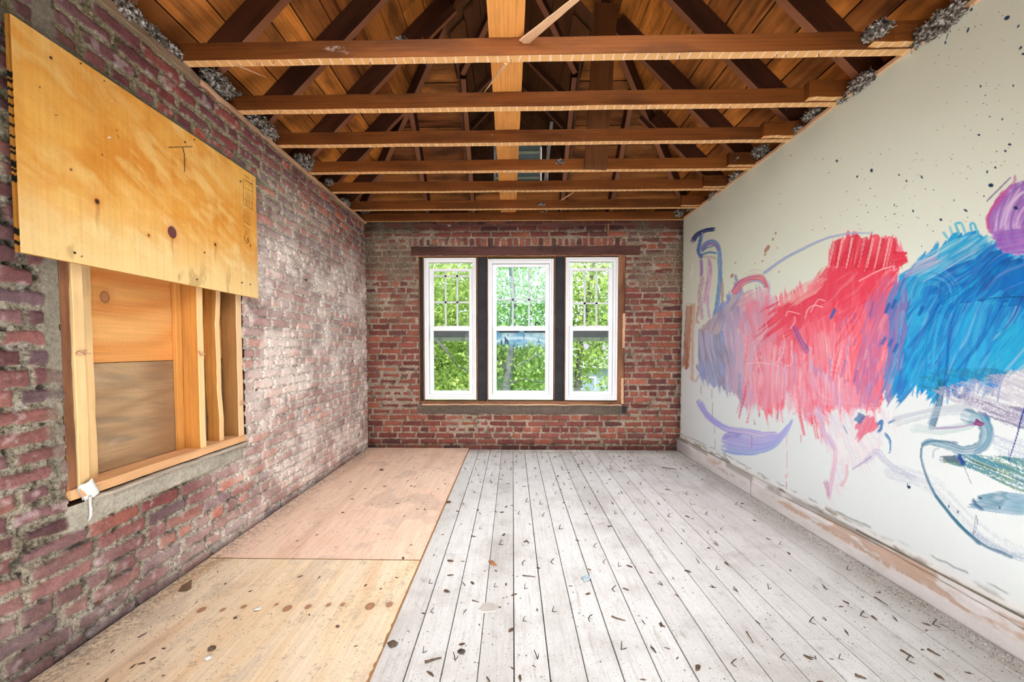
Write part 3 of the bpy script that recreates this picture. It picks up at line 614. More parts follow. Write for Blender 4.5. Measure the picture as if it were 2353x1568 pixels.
    A.stroke([(2240, 1230), (2290, 1262), (2353, 1284)], 22, L(120, 146, 180), .5, .8, dry=.5)
    A.stroke([(2144, 1052), (2146, 1036), (2158, 1030)], 4, L(150, 160, 186), .6, .5)
    # dry-brushed bands at the right
    A.fill([(2140, 896), (2200, 880), (2353, 845), (2700, 840), (2700, 1010), (2353, 990), (2260, 945), (2200, 930)], [L(196, 190, 206), L(170, 166, 190), L(206, 200, 214)], 20, 20, 2.5, 120, .7, .4, dry=.42)
    A.fill([(2200, 905), (2290, 930), (2700, 975), (2700, 1012), (2330, 985), (2250, 950)], [L(150, 130, 170), L(110, 110, 150)], 22, 10, 2.5, 120, .8, .2, dry=.4)
    A.fill([(2280, 1000), (2353, 1010), (2700, 1020), (2700, 1070), (2300, 1055), (2284, 1030)], [L(176, 190, 214), L(140, 160, 200)], 20, 14, 2.5, 90, .55, .4, dry=.5)
    A.fill([(2166, 1052), (2200, 1044), (2290, 1048), (2700, 1080), (2700, 1150), (2340, 1130), (2250, 1085), (2180, 1066)], [L(60, 130, 140), L(20, 130, 160), L(110, 150, 120), L(90, 150, 180)], 23, 7, 2.4, 110, .92, .3, dry=.38)
    A.stroke([(2166, 1056), (2190, 1056), (2210, 1064)], 18, L(110, 60, 140), .85, .4, L(70, 110, 110))
    A.stroke([(2230, 1058), (2290, 1082), (2360, 1112)], 2.5, L(70, 96, 40), .85, .2)
    A.stroke([(2204, 1048), (2214, 1066)], 10, L(20, 70, 150), .95, .2)
    A.stroke([(2214, 1070), (2232, 1112)], 1.6, L(30, 80, 140), .9, .2)
    A.stroke([(2357, 930), (2346, 965), (2336, 1004), (2318, 1060)], 6, L(14, 66, 150), .95, .15, w2=2.5)
    A.stroke([(2318, 1036), (2316, 1058)], 2, L(60, 90, 150), .8, .2)
    A.stroke([(2298, 1045), (2296, 1090)], 2.5, L(70, 130, 150), .6, .3)
    A.fill([(2222, 1166), (2246, 1140), (2290, 1128), (2353, 1136), (2700, 1140), (2700, 1192), (2330, 1184), (2270, 1176)], [L(110, 160, 184), L(150, 184, 206), L(90, 140, 166), L(166, 190, 206)], 8, 14, 2.6, 110, .92, .3)
    A.stroke([(2236, 1150), (2242, 1160), (2256, 1172)], 9, L(50, 100, 140), .8, .6)
    A.stroke([(2243, 1184), (2236, 1230)], 2, L(60, 90, 130), .7, .2); A.stroke([(2243, 1184), (2246, 1200), (2240, 1225)], 1.5, L(60, 90, 130), .7, .2)
    A.stroke([(2353, 682), (2300, 684), (2250, 690)], 3, L(8, 70, 120), .7, .5)
    # -- splashes and drips
    navy = L(16, 54, 92)
    for x, y, rx, ry, an in ((2314, 41, 8, 4.5, -.6), (2232, 22, 2.5, 5, .4), (2277, 426, 6.5, 4.8, 0), (2253, 198, 4, 2, 1.2), (2224, 69, 2.2, 7, .3), (2172, 98, 2.5, 4, .2), (2176, 84, 1.2, 9, .3), (1923, 370, 2.5, 3.5, -.3), (1970, 406, 2, 3.2, .3), (2003, 392, 3.4, 4.6, 0), (2066, 402, 1.8, 2.4, 0), (2083, 416, 1.6, 3.4, -.1), (2118, 407, 2, 4.4, -.4), (2219, 484, 5.5, 2.4, .5), (2162, 505, 3.6, 3, .6), (2098, 485, 1.8, 3.6, -.1), (2055, 471, 1.6, 2.6, 0), (2192, 461, 1.6, 2.6, .2), (2261, 451, 2, 2.2, 0), (2268, 395, 2.3, 3.8, .2), (2287, 385, 3.2, 2.2, .6), (2320, 332, 4.2, 3, .2), (2310, 347, 3.2, 3, 0), (2249, 310, 3.5, 2.4, 0), (2328, 197, 2, 3, 0), (2345, 110, 6, 2.4, -.9), (2351, 124, 4, 3, 0), (2340, 60, 5, 2, -1), (2303, 274, 1.6, 3, .2), (2274, 268, 1.6, 1.6, 0), (2264, 219, 2, 1.6, 0), (2144, 531, 1.6, 1.6, 0), (2118, 566, 1.4, 1.4, 0), (2055, 492, 1.5, 1.5, 0), (2290, 348, 1.6, 1.6, 0), (2023, 354, 1.4, 1.4, 0), (2224, 383, 1.5, 1.5, 0), (2222, 411, 1.4, 1.4, 0), (2180, 1164, 1.5, 4, 0), (2201, 1177, 2, 4, .2), (2297, 1167, 2.4, 2.4, 0), (2085, 1116, 1.4, 5, .1), (2089, 1120, 4, 4, 0), (2252, 1145, 5, 2, .1), (2334, 478, 6, 4, .4)):
        A.dot(x, y, rx, ry, navy, an)
    r2 = random.Random(5)
    for k in range(150):
        x = r2.triangular(1760, 2353, 2300); y = r2.uniform(20, 530) if x > 2120 else r2.uniform(340, 530)
        A.dot(x, y, r2.choice([.8, 1, 1.3]), r2.choice([.8, 1, 1.3]), random.choice([navy, L(90, 80, 80), L(120, 60, 70)]))
    for x, y, w in ((1782, 536, 4), (1776, 550, 4), (1764, 570, 8), (1760, 575, 7), (1758, 585, 4), (1752, 600, 3), (1735, 606, 2), (1786, 570, 2.5), (1690, 604, 3), (1682, 634, 6), (1790, 625, 2.5)):
        A.dot(x, y, w*.55, w, L(182, 140, 114), .5)
    for x, y0, y1, c in ((1610, 880, 905, L(150, 150, 150)), (1636, 895, 960, L(170, 160, 160)), (1642, 980, 1030, L(190, 180, 190)), (1665, 1040, 1052, L(90, 100, 160)), (1727, 1000, 1040, L(200, 110, 160)), (1808, 1000, 1095, L(226, 180, 190)), (1806, 1092, 1124, L(216, 90, 110)), (1840, 1000, 1018, L(216, 80, 100)), (1786, 950, 966, L(150, 60, 80)), (1733, 965, 976, L(150, 60, 80)), (1744, 950, 962, L(170, 60, 80)), (2296, 1060, 1110, L(120, 160, 170))):
        A.stroke([(x, y0), (x+1, y1)], 1.8, c, .8, .2)
    P[..., 0] -= h
    o = grid_mesh('wall_right', P, A.C, M_paintwall)
    struct(o, 'cream painted drywall covered with a free brushed red, blue and purple mural and navy splashes', 'wall')
    bm = bmesh.new()
    bx(bm, 1.87, 2.2, YR-.1, YB+.35, -.05, 2.46); bx(bm, 2.1, 2.2, YR-.1, YB+.35, 2.4, 2.62)
    obj('masonry_core', bm, plain('rough_masonry', lin(104, 66, 54), .95, .35, 14), o)
right_wall()
# ragged brown paper-faced edge and lath strip along the top of the drywall
board('trim_1', (xr(.0)-.004, .0, 2.508), (xr(YB)-.004, YB-.05, 2.508), .014, .022, (0, 0, 1), M_lath, nseg=60, rough=.003)
struct(bpy.data.objects['trim_1'], 'splintered strip of lath along the top edge of the painted drywall', 'trim')
# baseboard: two lengths with peeling paint
def baseboard():
    root = None
    for k, (y0, y1) in enumerate(((YR, 3.02), (3.025, YB-.005))):
        y = np.arange(max(y0, .9), y1, .005); y = np.append(y, y1); z = np.linspace(0, .152, 40)
        if k == 0: y = np.append([y0], y)
        U, V = np.meshgrid(y, z, indexing='ij')
        wv = .010*np.sin(U*2.3)+.012*(fbm(U*3, V*2, 3, 80)-.5)
        peel = sst(.50, .58, fbm(U*5, V*16, 5, 81)+.26*sst(.065, .03, np.abs(V-.092+wv))-.275-.3*sst(.075, .03, V))*sst(3.9, 3.4, U)
        dr = sst(.62, .7, vn(U*90, V*6, 83)); peel = peel*(1-.8*dr*sst(.1, .05, V))
        bare = mix(lin(204, 170, 144), lin(172, 130, 102), fbm(U*7, V*50, 4, 82))
        pt = mix(lin(232, 228, 230), lin(206, 200, 196), fbm(U*9, V*20, 4, 84))
        c = mix(pt, bare, peel*.72)
        c = mix(c, lin(150, 144, 138), .7*sst(.112, .13, V+wv)*sst(.4, .6, fbm(U*6, V*6, 3, 85)))
        crack = sst(.0035, .0, np.abs(V-.118+wv*1.4))*sst(3.0, 2.6, U); c = mix(c, lin(60, 50, 44), crack*.85)
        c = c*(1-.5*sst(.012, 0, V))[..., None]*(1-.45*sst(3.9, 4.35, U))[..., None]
        P = np.zeros(U.shape+(3,)); P[..., 0] = 1.862-.008*U-.020-.0015*(peel < .4)-.008*sst(.118, .112, V)+.002*crack; P[..., 1] = U; P[..., 2] = V
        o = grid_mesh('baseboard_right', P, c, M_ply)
        bm = bmesh.new(); x = 1.862-.008*(y0+y1)/2
        for q in ((x-.012, x-.002, y0, y1, .0, .1515),): bx(bm, *q)
        obj('board_back', bm, M_grey, o)
        struct(o, ['long near length of baseboard with peeling white paint under the mural', 'short far length of scuffed baseboard in the back right corner'][k], 'baseboard')
baseboard()

# ------------------------------------------------------------------ floor
def floor():
    bm = bmesh.new(); lay = bm.verts.layers.float_color.new('Col'); rnd = random.Random(3)
    x = -1.86+.005
    W = .1245
    k0 = int((-1.9-.005)/W)-1
    for k in range(k0, 17):
        xa = .005+k*W; y = YR-.05+rnd.uniform(-1.5, 0); g = .0012+.0013*rnd.random()+(.0012 if k in (2, 5) else 0)
        while y < YB+.02:
            y2 = y+rnd.uniform(2.2, 4.2); y2 = min(y2, YB+.02); a = max(y, YR-.05)
            n0 = len(bm.verts); c = (rnd.random(), rnd.random(), rnd.random(), 1)
            bx(bm, xa+g, xa+W-g, a+.001, y2-.001, -.022, rnd.uniform(-.0012, .0003), .0016)
            bm.verts.ensure_lookup_table()
            for v in bm.verts[n0:]: v[lay] = c
            y = y2
    t = NT('white_worn_floor'); v = t.coord('Object', (1, 1, 1))
    a = t.n('ShaderNodeAttribute', attribute_name='Col'); sp = t.n('ShaderNodeSeparateColor'); t.l(a.outputs['Color'], sp.inputs[0])
    add = t.n('ShaderNodeVectorMath', operation='MULTIPLY_ADD'); t.l(a.outputs['Color'], add.inputs[0]); add.inputs[1].default_value = (9, 9, 9); t.l(v, add.inputs[2])
    def sc(q, s):
        m = t.n('ShaderNodeMapping'); m.inputs['Scale'].default_value = s; t.l(q, m.inputs[0]); return m.outputs[0]
    grain = t.noise(sc(add.outputs[0], (70, 3, 70)), 1.6, 6, .75); big = t.noise(v, 2.6, 5, .65, .4); mid = t.noise(sc(v, (1, .7, 1)), 11, 5, .7); fine = t.noise(v, 150, 3, .7)
    c = t.ramp(grain, [(.22, (.50, .49, .465)), (.45, (.715, .72, .705)), (.8, (.82, .83, .825))])
    c = t.mixc(1., c, t.ramp(sp.outputs[0], [(0, (.90, .89, .88)), (1, (1.06, 1.06, 1.07))]), 'MULTIPLY')
    c = t.mixc(1., c, t.ramp(big, [(.3, (.78, .76, .74)), (.5, (1, 1, 1)), (.8, (1.04, 1.04, 1.04))]), 'MULTIPLY')
    c = t.mixc(1., c, t.ramp(mid, [(.26, (.55, .51, .47)), (.38, (.94, .93, .92)), (.5, (1, 1, 1))]), 'MULTIPLY')
    c = t.mixc(1., c, t.ramp(fine, [(.30, (.62, .58, .54)), (.42, (1, 1, 1))]), 'MULTIPLY')
    vo = t.n('ShaderNodeTexVoronoi'); vo.inputs['Scale'].default_value = 38; t.l(v, vo.inputs['Vector']); sz = t.noise(v, 9, 2)
    spk = t.math('LESS_THAN', vo.outputs['Distance'], t.math('MULTIPLY', t.math('SUBTRACT', sz, .46), .9)); c = t.mixc(t.math('MULTIPLY', spk, .8), c, (.12, .095, .075))
    wn = t.ramp(t.noise(sc(add.outputs[0], (26, 2.2, 26)), 1.3, 5, .7), [(.60, (0, 0, 0)), (.70, (1, 1, 1))]); c = t.mixc(t.math('MULTIPLY', wn, .45), c, (.40, .34, .29))
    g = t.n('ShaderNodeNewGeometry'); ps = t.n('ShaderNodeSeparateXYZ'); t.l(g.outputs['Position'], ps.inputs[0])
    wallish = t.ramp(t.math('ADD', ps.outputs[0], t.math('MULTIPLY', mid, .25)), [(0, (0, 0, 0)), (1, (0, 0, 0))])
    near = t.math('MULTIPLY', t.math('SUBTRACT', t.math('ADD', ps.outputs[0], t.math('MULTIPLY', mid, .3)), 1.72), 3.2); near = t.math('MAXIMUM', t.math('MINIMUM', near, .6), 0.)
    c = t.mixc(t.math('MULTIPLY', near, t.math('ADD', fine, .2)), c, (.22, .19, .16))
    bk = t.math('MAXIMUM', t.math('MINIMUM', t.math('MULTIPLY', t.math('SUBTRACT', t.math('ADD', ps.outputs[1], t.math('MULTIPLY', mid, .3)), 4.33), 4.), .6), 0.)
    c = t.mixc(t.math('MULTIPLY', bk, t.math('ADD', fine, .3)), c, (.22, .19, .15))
    t.col(c); t.bump(t.math('ADD', grain, t.math('MULTIPLY', fine, .5)), .3, .0015); t.b.inputs['Roughness'].default_value = .75
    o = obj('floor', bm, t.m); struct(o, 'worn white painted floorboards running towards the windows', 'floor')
    b2 = bmesh.new(); bx(b2, -1.95, 2.1, YR-.1, YB+.3, -.12, -.024); obj('subfloor', b2, plain('dark_gap', (.04, .03, .022), .9), o)
floor()
def ply_colour(U, V, c1, c2, c3, seed, knots=(), grain=5., along='V'):
    """rotary cut veneer: long wavy cathedrals along the sheet"""
    a, b = (V, U) if along == 'V' else (U, V)
    w = fbm(b*2.2, a*.55, 3, seed); r = np.sin((b*grain+w*7.5)*6.28)*.5+.5
    f = vn(b*210, a*7, seed+1); m = fbm(b*5, a*1.6, 4, seed+2)
    c = mix(c1, c2, np.clip(r**2*.5+m*.6-.12, 0, 1)); c = mix(c, c3, sst(.60, .78, fbm(b*7, a*1.2, 4, seed+3))*.55)
    c = c*(.90+.2*f)[..., None]
    for ku, kv, kr, st in knots:
        d = np.hypot((U-ku)/1.0, (V-kv)/1.25)/kr
        if st == 0:      # tight brown knot with a dark ring and a halo
            c = mix(c, lin(176, 120, 86), sst(1.0, .9, d)*.9); c = mix(c, lin(96, 62, 46), sst(.22, .0, np.abs(d-1.0))*.85); c = mix(c, c2*.8, sst(3.4, 1., d)*.3*(d > 1))
        elif st == 1:    # hole / split knot with resin streak below it
            c = mix(c, lin(98, 62, 30), sst(1.6, .7, d)); c = mix(c, lin(36, 22, 12), sst(.8, .4, d))
        elif st == 2:    # purple-brown patch knot
            c = mix(c, lin(106, 62, 62), sst(1.0, .9, d)); c = mix(c, lin(60, 28, 26), sst(.16, .0, np.abs(d-1.0))*.9)
    return c
def floor_ply():
    kn = [(float(on(x, y, 2, .017)[0]), float(on(x, y, 2, .017)[1])) for x, y in ((463, 1402), (560, 1395), (635, 1390), (660, 1399), (708, 1395), (755, 1391), (787, 1390), (850, 1394), (895, 1390), (512, 1402))]
    kr = (.014, .010, .008, .016, .012, .010, .010, .018, .014, .009)
    for k, (y0, y1, zt) in enumerate(((-.42, 2.022, .0175), (2.026, YB-.02, .0195))):
        U, V = np.meshgrid(np.arange(-1.598, -.478, .0045), np.append(np.arange(max(y0, 1.05), y1, .0045), y1), indexing='ij')
        if k == 0:
            U = np.concatenate([U[:, :1], U], 1); V = np.concatenate([V[:, :1]*0+y0, V], 1)
            c = ply_colour(U, V, lin(242, 224, 196), lin(236, 208, 168), lin(218, 178, 138), 90, [(a, b, r, 0) for (a, b), r in zip(kn, kr)])
        else:
            c = ply_colour(U, V, lin(246, 216, 192), lin(240, 204, 178), lin(226, 188, 162), 95, [(-1.02, 3.12, .012, 0), (-.78, 3.12, .010, 0)])
        d = fbm(U*3.2, V*2.6, 5, 97); d2 = fbm(U*30, V*26, 4, 98)
        d3 = fbm(U*85, V*70, 4, 102)
        d4 = vn(U*210, V*190, 105)
        dirt = sst(.48, .75, d)*sst(.45, .8, d4*.5+d3*.5)*.35+sst(-1.40, -1.62, U+.1*(d2-.5))*sst(.35, .65, d4*.5+d3*.5)*.7+sst(.55, .75, d2)*sst(.5, .7, d4*.5+d3*.5)*.45
        c = mix(c, lin(128, 110, 94), np.clip(dirt, 0, .75))
        fp = sst(.62, .70, fbm(U*5, V*3.4, 3, 99))*.22; c = mix(c, lin(150, 136, 130), fp)
        edge = .003*(fbm(V*12, V*0, 3, 101)-.5)*(U > -.485)
        P = np.zeros(U.shape+(3,)); P[..., 0] = U+edge+.0; P[..., 1] = V; P[..., 2] = zt+.0008*(d-.5)
        if k == 0: P[..., 0] += (U > -.485)*.007*sst(1.62, 1.5, V)*(vn(V*55, V*0, 4)-.5)*1.3
        o = grid_mesh('plywood_sheet', P, c, M_ply)
        tag(o, ['pale plywood sheet with a row of round brown knots, lying on the near floor', 'pinkish plywood sheet lying on the far floor between the brick walls, behind the seam'][k], 'plywood', 'plywood sheets laid on the floor')
        bm = bmesh.new(); bx(bm, -1.597, -.4795, max(y0, -.4)+.001, y1-.001, .0004, zt-.001)
        obj('veneer_edge', bm, plain('ply_edge', lin(176, 130, 88), .8, .3, 60), o)
floor_ply()
# ------------------------------------------------------------------ boarded window in the brick wall
def hang_ply():
    U, V = np.meshgrid(np.linspace(1.243, 2.424, 330), np.linspace(1.425, 2.158, 230), indexing='ij')
    kx = [(float(on(x, y, 0, -1.56)[1]), float(on(x, y, 0, -1.56)[2])) for x, y in ((222, 463), (395, 534), (341, 541), (494, 562), (163, 390), (234, 356))]
    w = fbm(U*2.4+V*2, V*3.2-U*1.5, 5, 110); w2 = fbm(U*6-V*4, V*7+U*2, 4, 111); st = vn(U*190, V*3, 112)
    w3 = fbm(U*7-V*5+2*w, V*16+U*9, 5, 118); c = mix(lin(240, 184, 92), lin(212, 134, 40), sst(.28, .74, w*.45+w2*.2+w3*.35)); c = mix(c, lin(244, 204, 124), sst(.42, .8, w3)*.75)
    c = mix(c, lin(240, 212, 150), sst(1.74, 1.46, V+.35*(w3-.5))*.85)
    c = c*(.94+.12*st)[..., None]
    c = mix(c, lin(150, 112, 60), .5*sst(.62, .75, fbm(U*22, V*9, 4, 114))*sst(1.62, 1.42, V))
    for (a, b), r, s in zip(kx, (.013, .021, .007, .010, .004, .004), (1, 2, 1, 1, 1, 1)):
        d = np.hypot((U-a), (V-b)/1.15)/r
        c = mix(c, lin(216, 140, 70), sst(2.6, 1., d)*.5); c = mix(c, lin(150, 96, 40), sst(.012, .0, np.abs(U-a+.003*np.sin(V*60)))*sst(b-.14, b-.03, V)*(V < b)*.45*(r > .009))
        if s == 2: c = mix(c, lin(112, 64, 66), sst(1.05, .93, d)); c = mix(c, lin(50, 26, 26), sst(.2, 0, np.abs(d-1.03))*.9)
        else: c = mix(c, lin(64, 38, 20), sst(1.0, .4, d)); 
    P = np.zeros(U.shape+(3,)); P[..., 0] = -1.558-.0005*w2; P[..., 1] = U; P[..., 2] = V
    A = Paint(*proj(P), c); ink = lin(58, 52, 40)
    A.stroke([(387, 339), (415, 338), (442, 337)], 3.2, ink, .9, .2); A.stroke([(420, 340), (424, 360), (424, 395)], 3, ink, .9, .2); A.stroke([(426, 372), (429, 362)], 1.5, ink, .7, .2); A.stroke([(388, 337), (396, 341)], 2, ink, .7, .2)
    st = lin(96, 66, 30)
    def ln(a, b, w=1.3, al=.9): A.stroke([a, b], w, st, al, .1, soft=.6)
    # grade stamp: ruled box with columns of small printing, then a burnt script mark
    for a, b in (((560, 410), (581, 424)), ((581, 424), (580, 481)), ((560, 410), (559, 470)), ((559, 470), (580, 482)), ((561, 418), (581, 431)), ((560, 429), (581, 442)), ((560, 456), (580, 468)), ((562, 414), (581, 427))): ln(a, b)
    for k in range(5): ln((564+k*3, 439+k*2), (564+k*3, 454+k*2), 1.4, .55)
    for k in range(3): ln((565+k*4, 462+k*2.4), (565+k*4, 472+k*2.4), 1.8, .7)
    for k in range(8): ln((561+k*2.6, 401+k*1.9), (562.4+k*2.6, 405+k*1.9), 1.7, .75 if k not in (5, 6) else 0)
    for j, (y0, n, h) in enumerate(((484, 6, 3), (491, 6, 3.5), (496, 7, 2.5), (501, 7, 2.5), (506, 7, 4.5))):
        for k in range(n): ln((560+k*2.4, y0+k*1.5), (560.6+k*2.4, y0+h+k*1.5), 1.5, .5+.4*(j == 4))
    for k in range(7): ln((558+k*2.6, 518+k*1.6), (559.4+k*2.6, 521+k*1.6), 1.6, .6)
    for k in range(3): ln((564+k*3, 528+k*1.7), (564+k*3, 540+k), 1.6, .6)
    A.stroke([(563, 541), (562, 549), (566, 557), (569, 559), (571, 552), (567, 546)], 1.8, st, .9, .1); A.stroke([(571, 546), (569, 553), (573, 556)], 1.6, st, .9, .1); A.stroke([(576, 561), (575, 567), (577, 565)], 1.8, st, .9, .1)
    for x, y in ((186, 146), (240, 186), (447, 321), (553, 417), (162, 389), (470, 581), (188, 589), (91, 201), (556, 650)): A.dot(x, y, 2.2, 2.2, lin(70, 56, 40))
    A.dot(251, 316, 4, 2, lin(240, 230, 210)); A.dot(257, 232, 1.5, 1.5, lin(240, 230, 210))
    for x, y, a in ((268, 300, .6), (272, 314, .9), (130, 265, 0)): A.dot(x, y, 5, .9, lin(110, 70, 30), a)
    o = grid_mesh('plywood_sheet', P, A.C, M_ply)
    tag(o, 'honey plywood sheet with a pencilled T, nailed on the brick wall above the boarded opening', 'plywood')
    # laminated edge: five plies, with black spray marks on the end that faces the room
    U2, V2 = np.meshgrid(np.linspace(0, .019, 22), np.linspace(1.425, 2.158, 260), indexing='ij')
    ce = mix(lin(214, 150, 62), lin(120, 66, 22), (((U2/.019*5) % 1) > .62)*1.)*(.8+.4*vn(U2*900, V2*40, 120))[..., None]
    blk = np.zeros(U2.shape)
    for zc, hw in ((1.975, .012), (1.955, .007), (1.93, .006), (1.905, .005), (1.88, .006), (1.85, .005), (1.82, .006), (1.785, .005), (1.75, .006), (1.735, .006), (1.70, .014), (1.68, .006), (1.655, .014), (1.49, .014), (1.455, .008)): blk = np.maximum(blk, sst(hw, hw*.6, np.abs(V2-zc+.003*np.sin(U2*300))))
    ce = mix(ce, lin(22, 20, 18), blk)
    P2 = np.zeros(U2.shape+(3,)); P2[..., 0] = -1.558-U2; P2[..., 1] = 1.2432; P2[..., 2] = V2
    e = grid_mesh('panel_edge', P2, ce, M_ply, smooth=False); par(e, o)
    bm = bmesh.new(); bx(bm, -1.577, -1.5590, 1.2438, 2.4235, 1.4256, 2.1574); obj('panel_core', bm, plain('ply_core', lin(196, 140, 70), .8, .3, 60), o)
    for y, z in ((1.35, 2.10), (1.9, 2.10), (2.38, 2.10), (1.40, 1.46), (1.95, 1.46), (2.35, 1.5)):
        bm = bmesh.new(); tube(bm, [(-1.5600, y, z), (-1.5565, y, z)], .0045, 8); obj('nail_head', bm, M_nail, o)
    for y, z in ((1.30, 1.75), (1.30, 2.05), (2.39, 1.60), (2.39, 2.05)):
        bm = bmesh.new(); bx(bm, XL-.006, -1.577, y-.02, y+.02, z-.03, z+.03); obj('spacer_block', bm, M_studo, o)
hang_ply()
def V_(name, y0, y1, x0, x1, z0, z1, mat, label, cat='stud', group=None, seed=1, warp=0, rough=.0012):
    o = board(name, ((x0+x1)/2, (y0+y1)/2, z0), ((x0+x1)/2, (y0+y1)/2, z1), x1-x0, y1-y0, (0, 1, 0), mat, seed=seed, warp=warp, rough=rough, nseg=26 if warp else 12)
    return tag(o, label, cat, group)
def Y_of(px, X, py=800): return float(on(px, py, 0, X)[1])
GS = 'studs standing in the boarded opening'
V_('wall_stud', 1.396, 1.428, XL-.10, XL-.004, .60, 1.60, M_old, 'dark stained jamb board against the bricks at the near side of the boarded opening', 'stud', GS, 3, .002)
V_('wall_stud', 1.430, 1.468, XL-.088, XL+.004, .60, 1.60, M_stud, 'pale notched stud at the near side of the boarded opening', 'stud', GS, 4)
V_('wall_stud', 1.522, 1.562, XL-.100, XL-.066, .60, 1.60, M_stud, 'narrow pale stud set back behind the notched near stud', 'stud', GS, 5)
V_('wall_stud', 2.012, 2.050, XL-.086, XL-.002, .602, 1.60, M_studo, 'orange stud with a pale front edge in the middle of the boarded opening', 'stud', GS, 6)
V_('wall_stud', 1.972, 2.009, XL-.100, XL-.080, .602, 1.60, M_studp, 'thin orange strip behind the middle stud of the boarded opening', 'stud', GS, 7)
V_('wall_stud', 2.175, 2.208, XL-.096, XL-.028, .602, 1.60, M_studo, 'wavy edged orange stud between the middle and far studs', 'stud', GS, 8, .0045)
V_('wall_stud', 2.300, 2.346, XL-.092, XL-.002, .602, 1.60, M_studb, 'far stud of the boarded opening, brown on its side and pale on its front edge', 'stud', GS, 9)
tag(board('sill_board', (XL-.05, 1.40, .583), (XL-.05, 2.352, .583), .108, .038, (0, 0, 1), M_sill, seed=12), 'orange timber sill laid along the bottom of the boarded opening', 'sill')
tag(board('sill_strip', (XL-.004, 1.475, .548), (XL-.004, 2.36, .552), .040, .013, (0, 0, 1), M_grey, seed=13, rough=.003, nseg=30), 'thin grey weathered strip under the timber sill', 'strip')
def opening_back():
    for k, (z0, z1) in enumerate(((.604, 1.058), (1.061, 1.60))):
        U, V = np.meshgrid(np.linspace(1.39, 2.352, 260), np.linspace(z0, z1, 130), indexing='ij')
        if k: c = ply_colour(U, V, lin(232, 176, 108), lin(214, 132, 60), lin(176, 96, 40), 130, [(float(on(241, 683, 0, -1.712)[1]), float(on(241, 683, 0, -1.712)[2]), .018, 0)], 3., 'U')
        else:
            c = ply_colour(U, V, lin(190, 160, 122), lin(160, 128, 96), lin(120, 92, 70), 133, (), 4., 'U'); c = mix(c, lin(128, 116, 98), sst(.42, .75, fbm(U*5, V*34+U*6, 5, 134))*.55)
            c = mix(c, lin(130, 84, 46), sst(1.75, 1.95, U)*.45)
        sc_ = sst(.66, .76, fbm(U*6, V*14, 4, 135))*sst(1.75, 1.5, U)*.5; c = mix(c, lin(214, 200, 190), sc_)
        P = np.zeros(U.shape+(3,)); P[..., 0] = XL-.102; P[..., 1] = U; P[..., 2] = V
        o = grid_mesh('backing_board', P, c, M_ply)
        tag(o, ['grey-brown weathered plywood closing the lower half of the boarded opening', 'warm orange plywood with a big knot closing the upper half of the boarded opening'][k], 'plywood', 'plywood boards closing the opening')
        bm = bmesh.new(); bx(bm, XL-.115, XL-.103, 1.39, 2.352, z0, z1); obj('board_core', bm, M_studo, o)
opening_back()
def scrap():
    bm = bmesh.new(); rnd = random.Random(2); n = 9; g = []
    for i in range(n):
        for j in range(n):
            u, v = i/(n-1)-.5, j/(n-1)-.5; r = .030
            g.append(bm.verts.new((XL+.012+.010*math.sin(u*7)+rnd.uniform(-.004, .004), 1.452+(u-v*.5)*r*1.9, .585+(v+u*.55)*r*2.1)))
    for i in range(n-1):
        for j in range(n-1):
            if (i, j) not in ((0, 0), (n-2, n-2), (0, 1)): bm.faces.new((g[i*n+j], g[(i+1)*n+j], g[(i+1)*n+j+1], g[i*n+j+1]))
    m = plain('torn_paper', (.72, .71, .69), .8, .12, 40)
    o = obj('paper_scrap', bm, m, smooth=True); tag(o, 'torn white paper scrap with a hanging shred at the near end of the timber sill', 'paper')
    bm = bmesh.new(); tube(bm, [(XL+.014, 1.455, .56), (XL+.016, 1.452, .535), (XL+.012, 1.458, .51), (XL+.016, 1.452, .487), (XL+.014, 1.446, .470)], [.006, .004, .005, .004, .002]); obj('paper_shred', bm, m, o, smooth=True)
scrap()
for k, (y, x, z) in enumerate(((1.447, XL+.006, 1.10), (2.03, XL+.000, 1.10), (2.322, XL+.002, .80))):
    bm = bmesh.new(); rnd = random.Random(k)
    for q in range(5):
        a = Vector((x+rnd.uniform(-.004, .006), y+rnd.uniform(-.018, .018), z+rnd.uniform(-.010, .010))); b = a+Vector((rnd.uniform(-.004, .008), rnd.uniform(-.02, .02), rnd.uniform(-.012, .012)))
        tube(bm, [a, (a+b)/2, b], [.004, .006, .0015], 5)
    tag(obj('wood_tuft', bm, M_lath), ['tuft of torn wood fibres in the notch of the pale near stud', 'tuft of torn wood fibres on the middle orange stud', 'small white torn tuft on the far stud of the boarded opening'][k], 'splinter')
